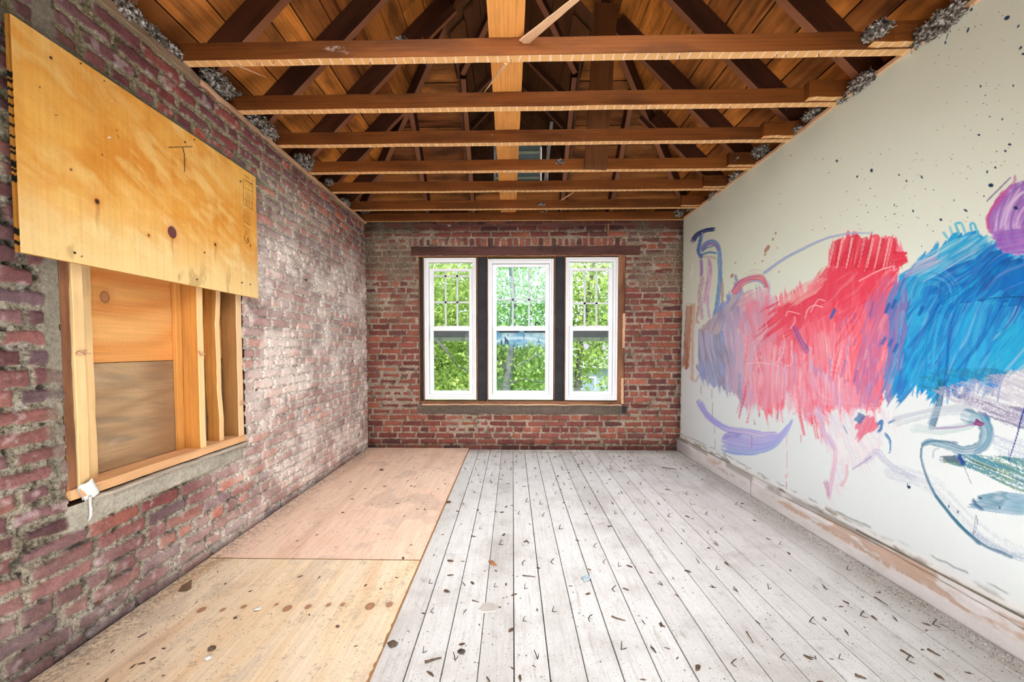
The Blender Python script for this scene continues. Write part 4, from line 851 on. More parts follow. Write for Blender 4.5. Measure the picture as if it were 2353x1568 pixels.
# ------------------------------------------------------------------ wall head, joists, roof
board('trim_2', (XL-.012, -.3, 2.485), (XL-.012, 2.05, 2.485), .06, .04, (0, 0, 1), M_weather, nseg=40, rough=.004)
board('trim_3', (XL-.010, 2.06, 2.488), (XL-.010, YB, 2.488), .05, .022, (0, 0, 1), M_lath, nseg=60, rough=.003)
struct(bpy.data.objects['trim_2'], 'weathered brown nailer along the near top of the left brick wall', 'trim')
struct(bpy.data.objects['trim_3'], 'thin pinkish wood strip along the far top of the left brick wall', 'trim')
JY = (1.932, 2.329, 2.724, 3.142, 3.534, 3.985, 4.345)
ORD = ('first and nearest', 'second', 'third', 'fourth', 'fifth', 'sixth', 'seventh and farthest')
JO = []
for k, y in enumerate(JY):
    zc = 2.541
    o = board('ceiling_joist', (-1.70, y+.024, zc), (1.96, y+.024-.012, zc), .048, .082, (0, 0, 1), M_joist, nseg=24, rough=.0012, seed=k+20)
    tag(o, f'{ORD[k]} exposed brown ceiling joist from the camera, with pale lath marks underneath' if k != 5 else 'sixth ceiling joist from the camera, blotched with plaster, with pale lath marks underneath', 'joist', 'exposed ceiling joists'); JO.append(o)
    if k < 6:
        o = board('joist_block', (1.635-.0*k, y-.0245, 2.553), (1.90, y-.0285, 2.553), .046, .092, (0, 0, 1), M_joist, nseg=6, rough=.003, seed=k+40)
        tag(o, f'short timber stub beside the {ORD[k].split()[0]} joist end over the painted wall', 'timber', 'timber stubs at the joist ends')
# plank laid on the joists and plank hanging down from the rafters
tag(board('attic_plank', (-.02, .4, 2.593), (-.049, 4.58, 2.593), .165, .018, (0, 0, 1), M_plank, nseg=30, rough=.001, seed=60), 'honey coloured plank lying lengthwise on top of the ceiling joists', 'plank')
tag(board('hanging_plank', (.632, 3.118, 2.495), (.705, 3.118, 3.72), .172, .022, (0, 1, 0), M_dplank, nseg=12, seed=61), 'dark brown plank hanging down against the fourth ceiling joist', 'plank')
s2 = .7071
def rafter(p0, p1, side, label, cat='rafter', group='roof rafters', w=.045, d=.14, seed=1, mat=None):
    """p0,p1 run along the underside; the depth goes up into the roof"""
    p0 = Vector(p0); p1 = Vector(p1); e = (p1-p0).normalized(); n = Vector(side); n = (n-e*n.dot(e)).normalized()
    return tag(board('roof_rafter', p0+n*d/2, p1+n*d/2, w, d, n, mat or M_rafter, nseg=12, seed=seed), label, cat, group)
ZP = 2.575; XA, XB = -1.65, 1.87; XM = .11; ZR = ZP+(XM-XA)
BY = 4.40
def hipz(y): return ZP+BY-y
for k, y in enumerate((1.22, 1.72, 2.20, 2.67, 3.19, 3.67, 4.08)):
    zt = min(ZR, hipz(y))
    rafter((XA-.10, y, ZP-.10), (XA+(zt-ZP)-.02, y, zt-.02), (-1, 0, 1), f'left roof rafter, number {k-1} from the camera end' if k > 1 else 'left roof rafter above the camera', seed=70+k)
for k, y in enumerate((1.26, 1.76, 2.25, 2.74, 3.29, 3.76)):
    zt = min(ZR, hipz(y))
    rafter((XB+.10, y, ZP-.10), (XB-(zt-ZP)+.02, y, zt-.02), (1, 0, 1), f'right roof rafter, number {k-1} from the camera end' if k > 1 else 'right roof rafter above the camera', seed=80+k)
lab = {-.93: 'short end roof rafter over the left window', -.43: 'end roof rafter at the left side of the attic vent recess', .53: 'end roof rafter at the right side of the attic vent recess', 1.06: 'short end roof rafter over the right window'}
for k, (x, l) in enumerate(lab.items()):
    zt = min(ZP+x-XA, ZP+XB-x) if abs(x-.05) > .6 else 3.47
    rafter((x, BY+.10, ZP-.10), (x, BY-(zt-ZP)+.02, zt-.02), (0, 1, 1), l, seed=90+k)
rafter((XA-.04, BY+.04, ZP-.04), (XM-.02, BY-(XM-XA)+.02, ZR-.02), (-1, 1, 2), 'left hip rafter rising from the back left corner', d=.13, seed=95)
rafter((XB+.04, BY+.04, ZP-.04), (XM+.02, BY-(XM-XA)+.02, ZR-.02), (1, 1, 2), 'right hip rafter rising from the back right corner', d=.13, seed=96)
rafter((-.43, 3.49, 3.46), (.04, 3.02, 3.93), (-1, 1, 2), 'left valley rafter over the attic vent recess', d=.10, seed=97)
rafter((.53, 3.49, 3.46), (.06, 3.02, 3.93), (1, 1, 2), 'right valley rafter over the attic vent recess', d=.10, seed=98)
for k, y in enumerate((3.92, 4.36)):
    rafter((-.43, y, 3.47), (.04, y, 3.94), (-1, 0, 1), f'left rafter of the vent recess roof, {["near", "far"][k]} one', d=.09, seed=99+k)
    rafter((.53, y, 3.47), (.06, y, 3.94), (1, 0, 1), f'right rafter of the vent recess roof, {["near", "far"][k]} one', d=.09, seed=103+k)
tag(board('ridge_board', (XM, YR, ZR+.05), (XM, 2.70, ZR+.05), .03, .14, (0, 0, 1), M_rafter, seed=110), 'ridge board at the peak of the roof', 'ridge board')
def slope(name, label, along, O, ea, eu, La, Lu, mat, seed, keep=None, wmin=.14, wmax=.22):
    """sheathing boards: `ea` direction of the boards, `eu` up the slope"""
    rnd = random.Random(seed); bm = bmesh.new(); lay = bm.verts.layers.float_color.new('Col')
    O = Vector(O); ea = Vector(ea).normalized(); eu = Vector(eu).normalized(); n = ea.cross(eu)
    if n.z < 0: n = -n
    u = 0
    while u < Lu:
        w = rnd.uniform(wmin, wmax); u2 = min(u+w, Lu); g = rnd.uniform(.002, .006)
        a = 0
        while a < La:
            a2 = min(a+rnd.uniform(1.1, 3.6), La)
            segs = [(a, a2)] if keep is None else keep(a, a2, (u+u2)/2)
            c = (rnd.random(), rnd.random(), rnd.random(), 1)
            dz = rnd.uniform(0, .004)
            for (b0, b1) in segs:
                if b1-b0 < .03: continue
                vs = []
                for p in ((b0+.001, u+g), (b1-.001, u+g), (b1-.001, u2-g), (b0+.001, u2-g)):
                    for h in (dz, .022): vs.append(bm.verts.new(O+ea*p[0]+eu*p[1]+n*h))
                for v in vs: v[lay] = c
                for q in ((0, 2, 4, 6), (7, 5, 3, 1), (0, 1, 3, 2), (2, 3, 5, 4), (4, 5, 7, 6), (6, 7, 1, 0)): bm.faces.new([vs[i] for i in q])
            a = a2
        u = u2
    o = obj(name, bm, mat); struct(o, label, 'roof boards')
    b2 = bmesh.new()
    return o
SV = .198
# left and right slopes are trimmed along the hips by the rise available at each y
def keepL(y_of):
    def f(a, b, u):
        ymax = BY+.20-(u*s2-.25)+.02        # the hip cuts the boards at 45 degrees
        return [(a, min(b, ymax-y_of))] if ymax-y_of > a else []
    return f
y00 = YR-.1
bm = bmesh.new(); h_ = .27; e_ = .03
def pt_(x, y, z): return bm.verts.new((x, y, z+SV+e_*1.41))
zr_ = ZP+(XM-XA)
v = [pt_(XA-h_, y00, ZP-h_), pt_(XM, y00, zr_), pt_(XB+h_, y00, ZP-h_), pt_(XA-h_, BY+h_, ZP-h_), pt_(XM, BY-(XM-XA), zr_), pt_(XB+h_, BY+h_, ZP-h_)]
bm.faces.new((v[0], v[1], v[4], v[3])); bm.faces.new((v[1], v[2], v[5], v[4]))
A_ = {}
def q_(x, zz_): return pt_(x, BY+ZP-zz_, zz_)
p1 = q_(-.45, 3.47); p2 = q_(.55, 3.47); p3 = q_(.05, 3.95); p4 = q_(-.45, ZP-h_); p5 = q_(.55, ZP-h_)
bm.faces.new((v[3], v[4], p3, p1, p4)); bm.faces.new((v[4], v[5], p5, p2, p3))
t_ = [bm.verts.new(p) for p in ((-.50, 3.0, 3.53), (.05, 2.95, 4.10), (.60, 3.0, 3.53), (-.50, 4.9, 3.53), (.05, 4.9, 4.10), (.60, 4.9, 3.53))]
bm.faces.new((t_[0], t_[1], t_[4], t_[3])); bm.faces.new((t_[1], t_[2], t_[5], t_[4]))
struct(obj('ceiling', bm, plain('roof_felt', (.13, .055, .02), .95, .4, 6)), 'dark underside of the roof covering seen through the gaps between the roof boards', 'roof')
slope('ceiling', 'orange-brown roof boards of the left roof slope above the joists', 'Y', (XA-.27, y00, ZP+SV-.27), (0, 1, 0), (1, 0, 1), BY+.3-y00, (XM-XA+.27)*1.4142, M_sheL, 5, keepL(y00))
slope('ceiling', 'orange-brown roof boards of the right roof slope above the joists', 'Y', (XB+.27, y00, ZP+SV-.27), (0, 1, 0), (-1, 0, 1), BY+.3-y00, (XB-XM+.27)*1.4142, M_sheL, 6, keepL(y00))
def keepB(a, b, u):
    h = u*s2-.27; x0 = XA-.27; zz = ZP+h      # zz: rise of the rafter underside at this board
    lo = (XA+h-.02)-x0; hi = (XB-h+.02)-x0
    A, B = max(a, lo), min(b, hi)
    if zz < 2.62: return [(A, B)] if B > A else []
    if zz < 3.47: c0, c1 = -.45-x0, .55-x0
    elif zz < 3.93:
        zz += .09; c0, c1 = (.05-(3.95-zz))-x0, (.05+(3.95-zz))-x0
    else: return [(A, B)] if B > A else []
    out = []
    if min(B, c0) > A: out.append((A, min(B, c0)))
    if B > max(A, c1): out.append((max(A, c1), B))
    return out
slope('ceiling', 'roof boards of the end roof slope over the windows, cut away around the vent recess', 'X', (XA-.27, BY+.27, ZP+SV-.27), (1, 0, 0), (0, -1, 1), XB-XA+.54, (XM-XA+.27)*1.4142, M_sheB, 7, keepB)
# recess (small gable) with louvred vent
M_dark = wood('dark_attic_wood', (.17, .07, .025), (.08, .03, .012), axis='Y', attr=True, stain=.4)
def keepC(sgn):
    return lambda a, b, u: [(max(a, 0), b)]
slope('ceiling', 'dark boards of the left slope of the vent recess roof', 'Y', (-.47, 3.05, 3.50), (0, 1, 0), (1, 0, 1), 1.7, .78, M_dark, 8, lambda a, b, u: [(max(a, .12-u*s2), b)])
slope('ceiling', 'dark boards of the right slope of the vent recess roof', 'Y', (.57, 3.05, 3.50), (0, 1, 0), (-1, 0, 1), 1.7, .78, M_dark, 9, lambda a, b, u: [(max(a, .12-u*s2), b)])
for k, x in enumerate((-.475, .555)):
    bm = bmesh.new(); pr = [(3.42, 3.52), (4.75, 3.52), (4.75, 2.45), (4.49, 2.45)]
    a = [bm.verts.new((x, y, z)) for y, z in pr]; b = [bm.verts.new((x+.02, y, z)) for y, z in pr]
    bm.faces.new(a); bm.faces.new(b[::-1])
    for i in range(4): bm.faces.new((a[i], a[(i+1) % 4], b[(i+1) % 4], b[i]))
    struct(obj('wall_recess', bm, M_dark), f'dark {["left", "right"][k]} cheek of the vent recess in the attic', 'wall')
bm = bmesh.new()
for a in ((-.475, -.20, 4.66, 4.68, 2.44, 3.98), (.33, .575, 4.66, 4.68, 2.44, 3.98), (-.20, .33, 4.66, 4.68, 3.44, 4.05)): bx(bm, *a)
struct(obj('wall_recess', bm, M_dark), 'dark end wall of the recess around the louvred vent', 'wall')
vent = empty('louvred_vent', (.05, 4.64, 2.44)); tag(vent, 'pale grey louvred attic vent with a white frame behind the joists', 'vent')
M_slat = plain('grey_slat', (.22, .26, .27), .6, .1, 20); M_litedge = plain('lit_edge_pale', (.80, .80, .58), .6, .1, 20); M_frame = plain('vent_frame_white', (.66, .64, .62), .6, .1, 20)
for k in range(11):
    z = 2.46+k*.095
    bm = bmesh.new(); vs = [bm.verts.new(p) for p in ((-.20, 4.600, z+.02), (.31, 4.600, z+.02), (.31, 4.68, z-.075), (-.20, 4.68, z-.075), (-.20, 4.600, z+.032), (.31, 4.600, z+.032), (.31, 4.68, z-.063), (-.20, 4.68, z-.063))]
    for q in ((0, 1, 2, 3), (7, 6, 5, 4), (0, 4, 5, 1), (1, 5, 6, 2), (2, 6, 7, 3), (3, 7, 4, 0)): bm.faces.new([vs[i] for i in q])
    lv = obj('louvre', bm, M_slat, vent)
    bm = bmesh.new(); bx(bm, -.19, .30, 4.592, 4.602, z+.012, z+.034); obj('louvre_lit_edge', bm, M_litedge, lv)  # pale strip painted as the lit front edge of the slat
for a in ((-.215, -.19, 4.575, 4.68, 2.44, 3.46), (.300, .318, 4.575, 4.68, 2.44, 3.46), (-.215, .318, 4.575, 4.68, 3.43, 3.46)):
    bm = bmesh.new(); bx(bm, *a); obj('vent_frame', bm, M_frame, vent)
def stick(name, p0, p1, w, t, mat, label, seed, taper=1., cat='lath', up=(0, 0, 1)):
    return tag(board(name, p0, p1, w, t, up, mat, nseg=8, seed=seed, taper=taper, rough=.001, bev=.001), label, cat)
stick('leaning_lath', (.325, 4.53, 2.60), (.43, 4.50, 3.62), .035, .012, M_frame, 'pale lath leaning upright beside the louvred vent', 120, up=(0, 1, 0))
stick('leaning_lath', (.375, 4.46, 2.6), (.385, 4.46, 3.50), .02, .02, M_frame, 'thin white upright strip beside the louvred vent', 121, up=(0, 1, 0))
stick('splintered_lath', (.048, 1.925, 2.555), (.33, 1.62, 2.556), .050, .006, M_lath, 'long splintered lath poking out over the first ceiling joist beside the honey plank', 122, .45)
stick('splintered_lath', tuple(on(1162, 146, 1, 1.975)), tuple(on(1111, 214, 1, 2.345)), .016, .005, M_lath, 'thin splinter hanging between the first and second ceiling joists', 123, .3)
stick('splintered_lath', (float(on(523, 148, 1, 1.95)[0]), 1.95, 2.507), tuple(on(611, 178, 1, 2.02)), .012, .005, M_lath, 'small pale splinter hanging under the left end of the first ceiling joist', 124, .3)
stick('splintered_lath', tuple(on(1290, 460, 1, 3.99)), tuple(on(1318, 442, 1, 3.575)), .02, .005, M_lath, 'bent pale splinter between the fifth and sixth ceiling joists', 125, .5)
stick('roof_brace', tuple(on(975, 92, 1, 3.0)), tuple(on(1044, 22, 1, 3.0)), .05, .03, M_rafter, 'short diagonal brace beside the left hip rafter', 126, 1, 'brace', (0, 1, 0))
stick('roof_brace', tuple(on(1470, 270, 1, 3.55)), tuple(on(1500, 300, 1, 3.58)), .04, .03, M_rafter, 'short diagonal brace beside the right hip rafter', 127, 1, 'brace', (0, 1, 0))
tag(board('wall_plate', (-1.6, YB+.030, 2.458), (1.83, YB+.030, 2.458), .06, .055, (0, 0, 1), M_lintel, nseg=30, rough=.004, seed=130), 'sooty timber plate on top of the end brick wall under the last joist', 'timber')
# rear wall behind the camera
bm = bmesh.new(); bx(bm, -1.92, 2.2, YR-.12, YR, -.05, 4.6); struct(obj('wall_rear', bm, plain('rear_plaster', (.62, .58, .52), .9, .08, 3)), 'plain plaster wall behind the camera', 'wall')
# ------------------------------------------------------------------ windows
YW = 4.43
def zz(py, px=1176, Y=YW): return float(on(px, py, 1, Y)[2])
def xx(px, py=760, Y=YW): return float(on(px, py, 1, Y)[0])
def ring(bm, x0, x1, z0, z1, l, r, b, t, y0, y1, bev=.003):
    bx(bm, x0, x0+l, y0, y1, z0, z1, bev); bx(bm, x1-r, x1, y0, y1, z0, z1, bev)
    bx(bm, x0+l, x1-r, y0, y1, z0, z0+b, bev); bx(bm, x0+l, x1-r, y0, y1, z1-t, z1, bev)
def glass_mat(name, tint=(1, 1, 1), smear=None):
    t = NT(name); t.t.nodes.remove(t.b)
    tr = t.n('ShaderNodeBsdfTransparent'); tr.inputs[0].default_value = (*tint, 1); gl = t.n('ShaderNodeBsdfGlossy'); gl.inputs['Roughness'].default_value = .02
    fr = t.n('ShaderNodeFresnel'); fr.inputs[0].default_value = 1.35; mx = t.n('ShaderNodeMixShader'); t.l(t.math('MULTIPLY', fr.outputs[0], .6), mx.inputs[0]); t.l(tr.outputs[0], mx.inputs[1]); t.l(gl.outputs[0], mx.inputs[2])
    last = mx.outputs[0]
    if smear:
        df = t.n('ShaderNodeBsdfTranslucent'); d2 = t.n('ShaderNodeBsdfDiffuse'); ad = t.n('ShaderNodeMixShader'); ad.inputs[0].default_value = .4
        a = t.n('ShaderNodeAttribute', attribute_name='Col'); t.l(a.outputs['Color'], df.inputs[0]); t.l(a.outputs['Color'], d2.inputs[0]); t.l(df.outputs[0], ad.inputs[1]); t.l(d2.outputs[0], ad.inputs[2])
        a2 = t.n('ShaderNodeAttribute', attribute_name='Cov'); m2 = t.n('ShaderNodeMixShader'); t.l(a2.outputs['Fac'], m2.inputs[0]); t.l(last, m2.inputs[1]); t.l(ad.outputs[0], m2.inputs[2]); last = m2.outputs[0]
    t.l(last, t.out.inputs[0]); return t.m
M_glass = glass_mat('window_glass'); M_haze = glass_mat('hazy_window_glass', (.80, .97, 1.0)); M_smear = glass_mat('painted_glass', (.86, .98, .98), True)
def munt():
    t = NT('thin_white_plastic'); tl = t.n('ShaderNodeBsdfTranslucent'); tl.inputs[0].default_value = (1, 1, 1, 1); mx = t.n('ShaderNodeMixShader'); mx.inputs[0].default_value = .55
    t.b.inputs['Base Color'].default_value = (.96, .96, .97, 1); t.l(t.b.outputs[0], mx.inputs[1]); t.l(tl.outputs[0], mx.inputs[2]); t.l(mx.outputs[0], t.out.inputs[0]); return t.m
M_munt = munt()
M_lockshade = plain('lock_and_shade_grey', (.10, .12, .12), .5); M_greyrail = plain('shaded_green_rail', (.22, .32, .20), .5)
def window(n, x0, x1, z0, z1, lowered, label, gz, haze):
    bm = bmesh.new(); ring(bm, x0, x1, z0, z1, .022, .022, .03, .020, 4.385, 4.50, .004); ring(bm, x0+.02, x1-.02, z0+.028, z1-.018, .022, .022, .026, .022, 4.415, 4.50, .003)
    root = obj('window_%d' % n, bm, M_white); struct(root, label, 'window')
    gx0, gx1 = x0+.092, x1-.086
    # upper sash (outer track)
    ztop = z1-.042-(.058 if lowered else 0); zb = zz(785) if lowered else zz(762)
    bm = bmesh.new(); w = .048; ring(bm, gx0-w, gx1+w, zb, ztop, w, w, .045 if lowered else .04, .032, 4.472, 4.497)
    us = obj('upper_sash', bm, M_white, root)
    ug = zb+(.045 if lowered else .04)
    if lowered:
        bm = bmesh.new(); bx(bm, gx0-.002, gx1+.002, 4.462, 4.4715, zb+.045, zz(760)); obj('rail_shade', bm, M_lockshade, us)  # dark strip standing in for the shade above the lowered rail
        bm = bmesh.new(); bx(bm, gx0-.002, gx1+.002, 4.464, 4.4715, zb, zb+.045); obj('bottom_rail', bm, M_greyrail, us)  # grey-green colour carries the shade on the lowered rail
    bm = bmesh.new(); xs = [gx0+(gx1-gx0)*f for f in (1/3, 2/3)]
    for x in xs: bx(bm, x-.010, x+.010, 4.466, 4.480, ug, ztop-.03)
    for z in gz: bx(bm, gx0, gx1, 4.466, 4.480, z-.010, z+.010)
    obj('muntin', bm, M_munt, us)
    bm = bmesh.new(); bx(bm, gx0-.004, gx1+.004, 4.482, 4.485, ug-.004, ztop-.03); obj('glass_pane', bm, M_haze if haze else M_glass, us)
    if lowered:
        for x in (gx0+.07, gx1-.07):
            bm = bmesh.new(); ring(bm, x-.016, x+.016, zb+.012, zb+.040, .005, .005, .005, .005, 4.458, 4.464, 0); obj('keeper', bm, M_lockshade, us)
    # lower sash (inner track)
    l0 = z0+.050; l1 = zz(750)
    bm = bmesh.new(); ring(bm, gx0-.042, gx1+.042, l0, l1, .042, .042, .045, .052, 4.440, 4.466)
    for k in range(3): bx(bm, gx0+.03+k*(gx1-gx0)/3, gx0+.12+k*(gx1-gx0)/3, 4.432, 4.45, l1-.004, l1+.006, .002)
    ls = obj('lower_sash', bm, M_white, root)
    for x in (gx0+(gx1-gx0)*.32, gx0+(gx1-gx0)*.68):
        bm = bmesh.new(); bx(bm, x-.028, x+.028, 4.452, 4.472, l1, l1+.008, .003); bx(bm, x-.012, x+.014, 4.448, 4.470, l1+.008, l1+.017, .003)
        obj('sash_lock', bm, M_white, ls)
    g = (gx0-.004, gx1+.004, l0+.041, l1-.048)
    return root, ls, us, g
W1 = window(1, xx(977), xx(1095), zz(918), zz(594), True, 'left white sash window of the three, its upper sash slid down', (zz(633), zz(694)), False)
W2 = window(2, xx(1122), xx(1271), zz(918), zz(597), False, 'wide middle white sash window with paint smears on the lower pane', (zz(688),), True)
W3 = window(3, xx(1298), xx(1417), zz(919), zz(594), True, 'right white sash window of the three, its upper sash slid down', (zz(697),), False)
for W in (W1, W3):
    g = W[3]; bm = bmesh.new(); bx(bm, g[0], g[1], 4.452, 4.455, g[2], g[3]); obj('glass_pane', bm, M_glass, W[1])
def smear_pane():
    g = W2[3]; U, V = np.meshgrid(np.linspace(g[0], g[1], 150), np.linspace(g[2], g[3], 190), indexing='ij')
    u = (U-g[0])/(g[1]-g[0]); v = (g[3]-V)/(g[3]-g[2])
    n = fbm(U*9, V*6, 4, 150); st = vn(U*60+6*n, V*5, 151)
    c = mix(lin(120, 170, 214), lin(206, 224, 240), sst(.35, .65, n)); arc = sst(.035, .0, np.abs(v-.10-.06*(u-.5)**2*4-.02)); c = mix(c, lin(232, 240, 250), arc*.8)
    stk = sst(.62, .74, st)*sst(.03, .1, v)*((u > .78) | ((u > .52) & (u < .60)) | ((u > .08) & (u < .25))); c = mix(c, lin(30, 44, 120), stk*.9)
    dk = sst(.05, .02, v)*(n > .4); c = mix(c, lin(30, 40, 70), dk)
    blob = sst(.05, .02, np.hypot(u-.20, (v-.22)*1.2)); c = mix(c, lin(20, 90, 160), blob)
    cov = sst(.30, .17, v+.10*(st-.5)+.06*(n-.5))*.93
    cov = np.maximum(cov, .25*sst(.5, .75, fbm(U*5, V*3, 4, 152))*sst(.45, .0, u)); c = mix(c, lin(160, 200, 214), sst(.28, .36, v))
    P = np.zeros(U.shape+(3,)); P[..., 0] = U; P[..., 1] = 4.453; P[..., 2] = V
    o = grid_mesh('glass_pane', P, c, M_smear)
    a = o.data.attributes.new('Cov', 'FLOAT', 'POINT'); a.data.foreach_set('value', np.clip(cov, 0, 1).reshape(-1).astype(np.float32))
    par(o, W2[1]); o['label'] = 'pane smeared with blue and white paint along its top'
smear_pane()
bm = bmesh.new(); c0 = on(1235, 746, 1, 4.44)
tube(bm, [(c0[0]-.022, 4.445, c0[2]-.02), (c0[0]-.020, 4.442, c0[2]+.014), (c0[0], 4.44, c0[2]+.026), (c0[0]+.022, 4.442, c0[2]+.014), (c0[0]+.018, 4.445, c0[2]-.004)], [.004, .008, .010, .008, .004], 8)
k_ = obj('bent_bracket', bm, M_black, smooth=True); tag(k_, 'small dark curled hook standing on the meeting rail of the middle window', 'hook')
def blob(bm, c, r, seed, fl=1.):
    m = bmesh.ops.create_icosphere(bm, subdivisions=2, radius=1)['verts']; rnd = random.Random(seed)
    for v in m: v.co = Vector((c[0]+v.co.x*r*(1+rnd.uniform(-.25, .25)), c[1]+v.co.y*r*fl, c[2]+v.co.z*r*(1+rnd.uniform(-.25, .25))))
for (px_, py_, r) in ((1347, 796, .036), (1388, 800, .026)):
    bm = bmesh.new(); c0 = on(px_, py_, 1, 4.45); blob(bm, c0, r, int(px_), .06); k_ = obj('reflection_blob', bm, plain('reflection_white', (.72, .76, .80), .6), smooth=True)  # thin blob shaped in place of a light reflection on the pane
    tag(k_, 'round white splat on the lower pane of the right window' if px_ < 1360 else 'smaller pale splat at the right edge of the lower pane of the right window', 'reflection')
# window surround: posts, jambs, head, sill, lintel
tn = [3]
def trimbox(x0, x1, y0, y1, z0, z1, mat, label, along='Z', rough=.0015, seed=0):
    tn[0] += 1; n = 'trim_%d' % tn[0]
    if along == 'Z': o = board(n, ((x0+x1)/2, (y0+y1)/2, z0), ((x0+x1)/2, (y0+y1)/2, z1), x1-x0, y1-y0, (0, 1, 0), mat, nseg=24, rough=rough, seed=tn[0])
    else: o = board(n, (x0, (y0+y1)/2, (z0+z1)/2), (x1, (y0+y1)/2, (z0+z1)/2), y1-y0, z1-z0, (0, 0, 1), mat, nseg=40, rough=rough, seed=tn[0])
    struct(o, label, 'trim'); return o
a1, a2, b1, b2, d1, d2 = xx(977), xx(1095), xx(1122), xx(1271), xx(1298), xx(1417)
zt, zb = zz(592), zz(921)
trimbox(-1.032, a1, 4.42, 4.45, zb, zt, M_char, 'dark recessed board left of the left window')
trimbox(a2, b1, 4.42, 4.45, zb, zt, M_char, 'dark recessed board between the left and middle windows')
trimbox(b2, d1, 4.42, 4.45, zb, zt, M_char, 'dark recessed board between the middle and right windows')
trimbox(d2, 1.222, 4.385, 4.45, zb-.03, zt, M_old, 'brown splintered jamb board right of the right window')
for x, l, m in ((-1.034, 'narrow brown edge strip at the left brick jamb', M_old), (a1-.010, 'narrow brown edge strip along the left side of the left window', M_old), (a2+.006, 'narrow brown edge strip along the right side of the left window', M_old), (b1-.010, 'narrow brown edge strip along the left side of the middle window', M_old), (b2+.006, 'narrow brown edge strip along the right side of the middle window', M_old), (d1-.012, 'narrow brown edge strip along the left side of the right window', M_old)):
    trimbox(x, x+.009, 4.375, 4.42, zb, zt, m, l, rough=.001)
trimbox(1.196, 1.222, 4.362, 4.384, zz(800), zz(722), M_lath, 'pale broken lath high on the right window jamb', rough=.003)
trimbox(1.186, 1.214, 4.362, 4.384, zz(926), zz(868), M_lath, 'pale broken lath low on the right window jamb', rough=.003)
trimbox(-1.035, 1.222, 4.375, 4.46, zt, zt+.018, M_old, 'brown head board over the three windows', 'X', .002)
trimbox(-1.035, 1.215, 4.370, 4.47, zb-.026, zb, M_old, 'brown sill board under the three windows', 'X', .002)
trimbox(-1.0, 1.19, 4.36, 4.378, zb-.045, zb-.028, M_lath, 'torn pinkish lath edge below the window sill', 'X', .004)
trimbox(1.20, 1.245, 4.352, 4.378, zz(946), zz(931), M_char, 'small black block at the right end of the sill')
trimbox(-1.108, 1.372, YB-.012, YB+.06, 2.134, 2.226, M_lintel, 'long dark charred timber lintel over the three windows', 'X', .003)
trimbox(-1.035, 1.222, 4.368, 4.42, zt+.018, 2.137, plain('crumbled_mortar', lin(150, 136, 120), .95, .5, 60, bump=.6), 'crumbled mortar bed between the lintel and the window heads', 'X', .005)
trimbox(1.018, 1.038, 4.352, 4.368, 2.35, 2.46, M_old, 'short brown batten on the bricks under the last joist')
# ------------------------------------------------------------------ dirty insulation and nests stuffed between the joist ends
def fluff_mat():
    t = NT('grey_insulation_fluff'); v = t.coord('Object', (1, 1, 1), True); n = t.noise(v, 60, 4, .7); n2 = t.noise(v, 14, 3, .6)
    c = t.ramp(n, [(.36, (.02, .017, .013)), (.46, (.13, .105, .08)), (.54, (.42, .38, .34)), (.64, (.85, .84, .82))])
    t.col(t.mixc(1., c, t.ramp(n2, [(.32, (.3, .27, .23)), (.5, (1, 1, 1))]), 'MULTIPLY')); t.bump(n, 1., .01); return t.m
M_fluff = fluff_mat()
def clump(c, r, sx, seed, label, pale=False, group=None):
    rnd = random.Random(seed); bm = bmesh.new()
    vs = bmesh.ops.create_icosphere(bm, subdivisions=4, radius=1)['verts']
    off = rnd.uniform(0, 99)
    for v in vs:
        p = v.co.copy(); q = p*2.3+Vector((off, off, off))
        from mathutils import noise as N
        k = 1+.45*N.noise(q)+.30*N.noise(q*2.7)+.22*N.noise(q*6.3)
        v.co = Vector((p.x*r*sx[0], p.y*r*sx[1], p.z*r*sx[2]))*k
    base = list(vs)
    for _ in range(260):
        v = rnd.choice(base); p = v.co.copy(); d = (p.normalized()+Vector([rnd.uniform(-1, 1) for _ in range(3)])).normalized()
        L = rnd.uniform(.006, .020)*(r/.05)**.5; s = d.orthogonal().normalized()*rnd.uniform(.0015, .004)
        q1 = bm.verts.new(p-s); q2 = bm.verts.new(p+s); q3 = bm.verts.new(p+d*L+s*rnd.uniform(-2, 2)); q4 = bm.verts.new(p+d*L*.6+d.cross(s).normalized()*.004)
        bm.faces.new((q1, q2, q3)); bm.faces.new((q2, q4, q3))
    o = obj('insulation_clump', bm, M_fluff, loc=c); o.rotation_euler = (0, 0, 0)
    return tag(o, label, 'debris', group)
LC = [((300, 35), .058, 'sooty grey fluff on the left wall head, nearest of all to the camera'), ((350, 85), .052, 'sooty grey fluff on the left wall head just short of the first joist'), ((400, 128), .042, 'grey tuft of insulation against the left end of the first joist'), ((505, 190), .07, 'dark ragged fluff on the left wall head behind the first joist'), ((558, 232), .05, 'small grey fluff at the left end of the second joist'), ((606, 292), .085, 'largest pale grey fluff, on the left wall head between the second and third joists'), ((708, 378), .085, 'long grey fluff on the left wall head between joists three and four'), ((765, 425), .05, 'dark fluff at the left end of the fifth joist'), ((795, 470), .05, 'black and grey fluff on the left wall head by the sixth joist'), ((845, 492), .06, 'pinkish grey dust clump at the left end of the last joist')]
for k, ((px_, py_), r, l) in enumerate(LC):
    p = on(px_, py_, 0, -1.60); clump((-1.615, float(p[1]), float(max(p[2], 2.52))), r, (.7, 1.25, .62), 200+k, l, group='insulation clumps on the left wall head')
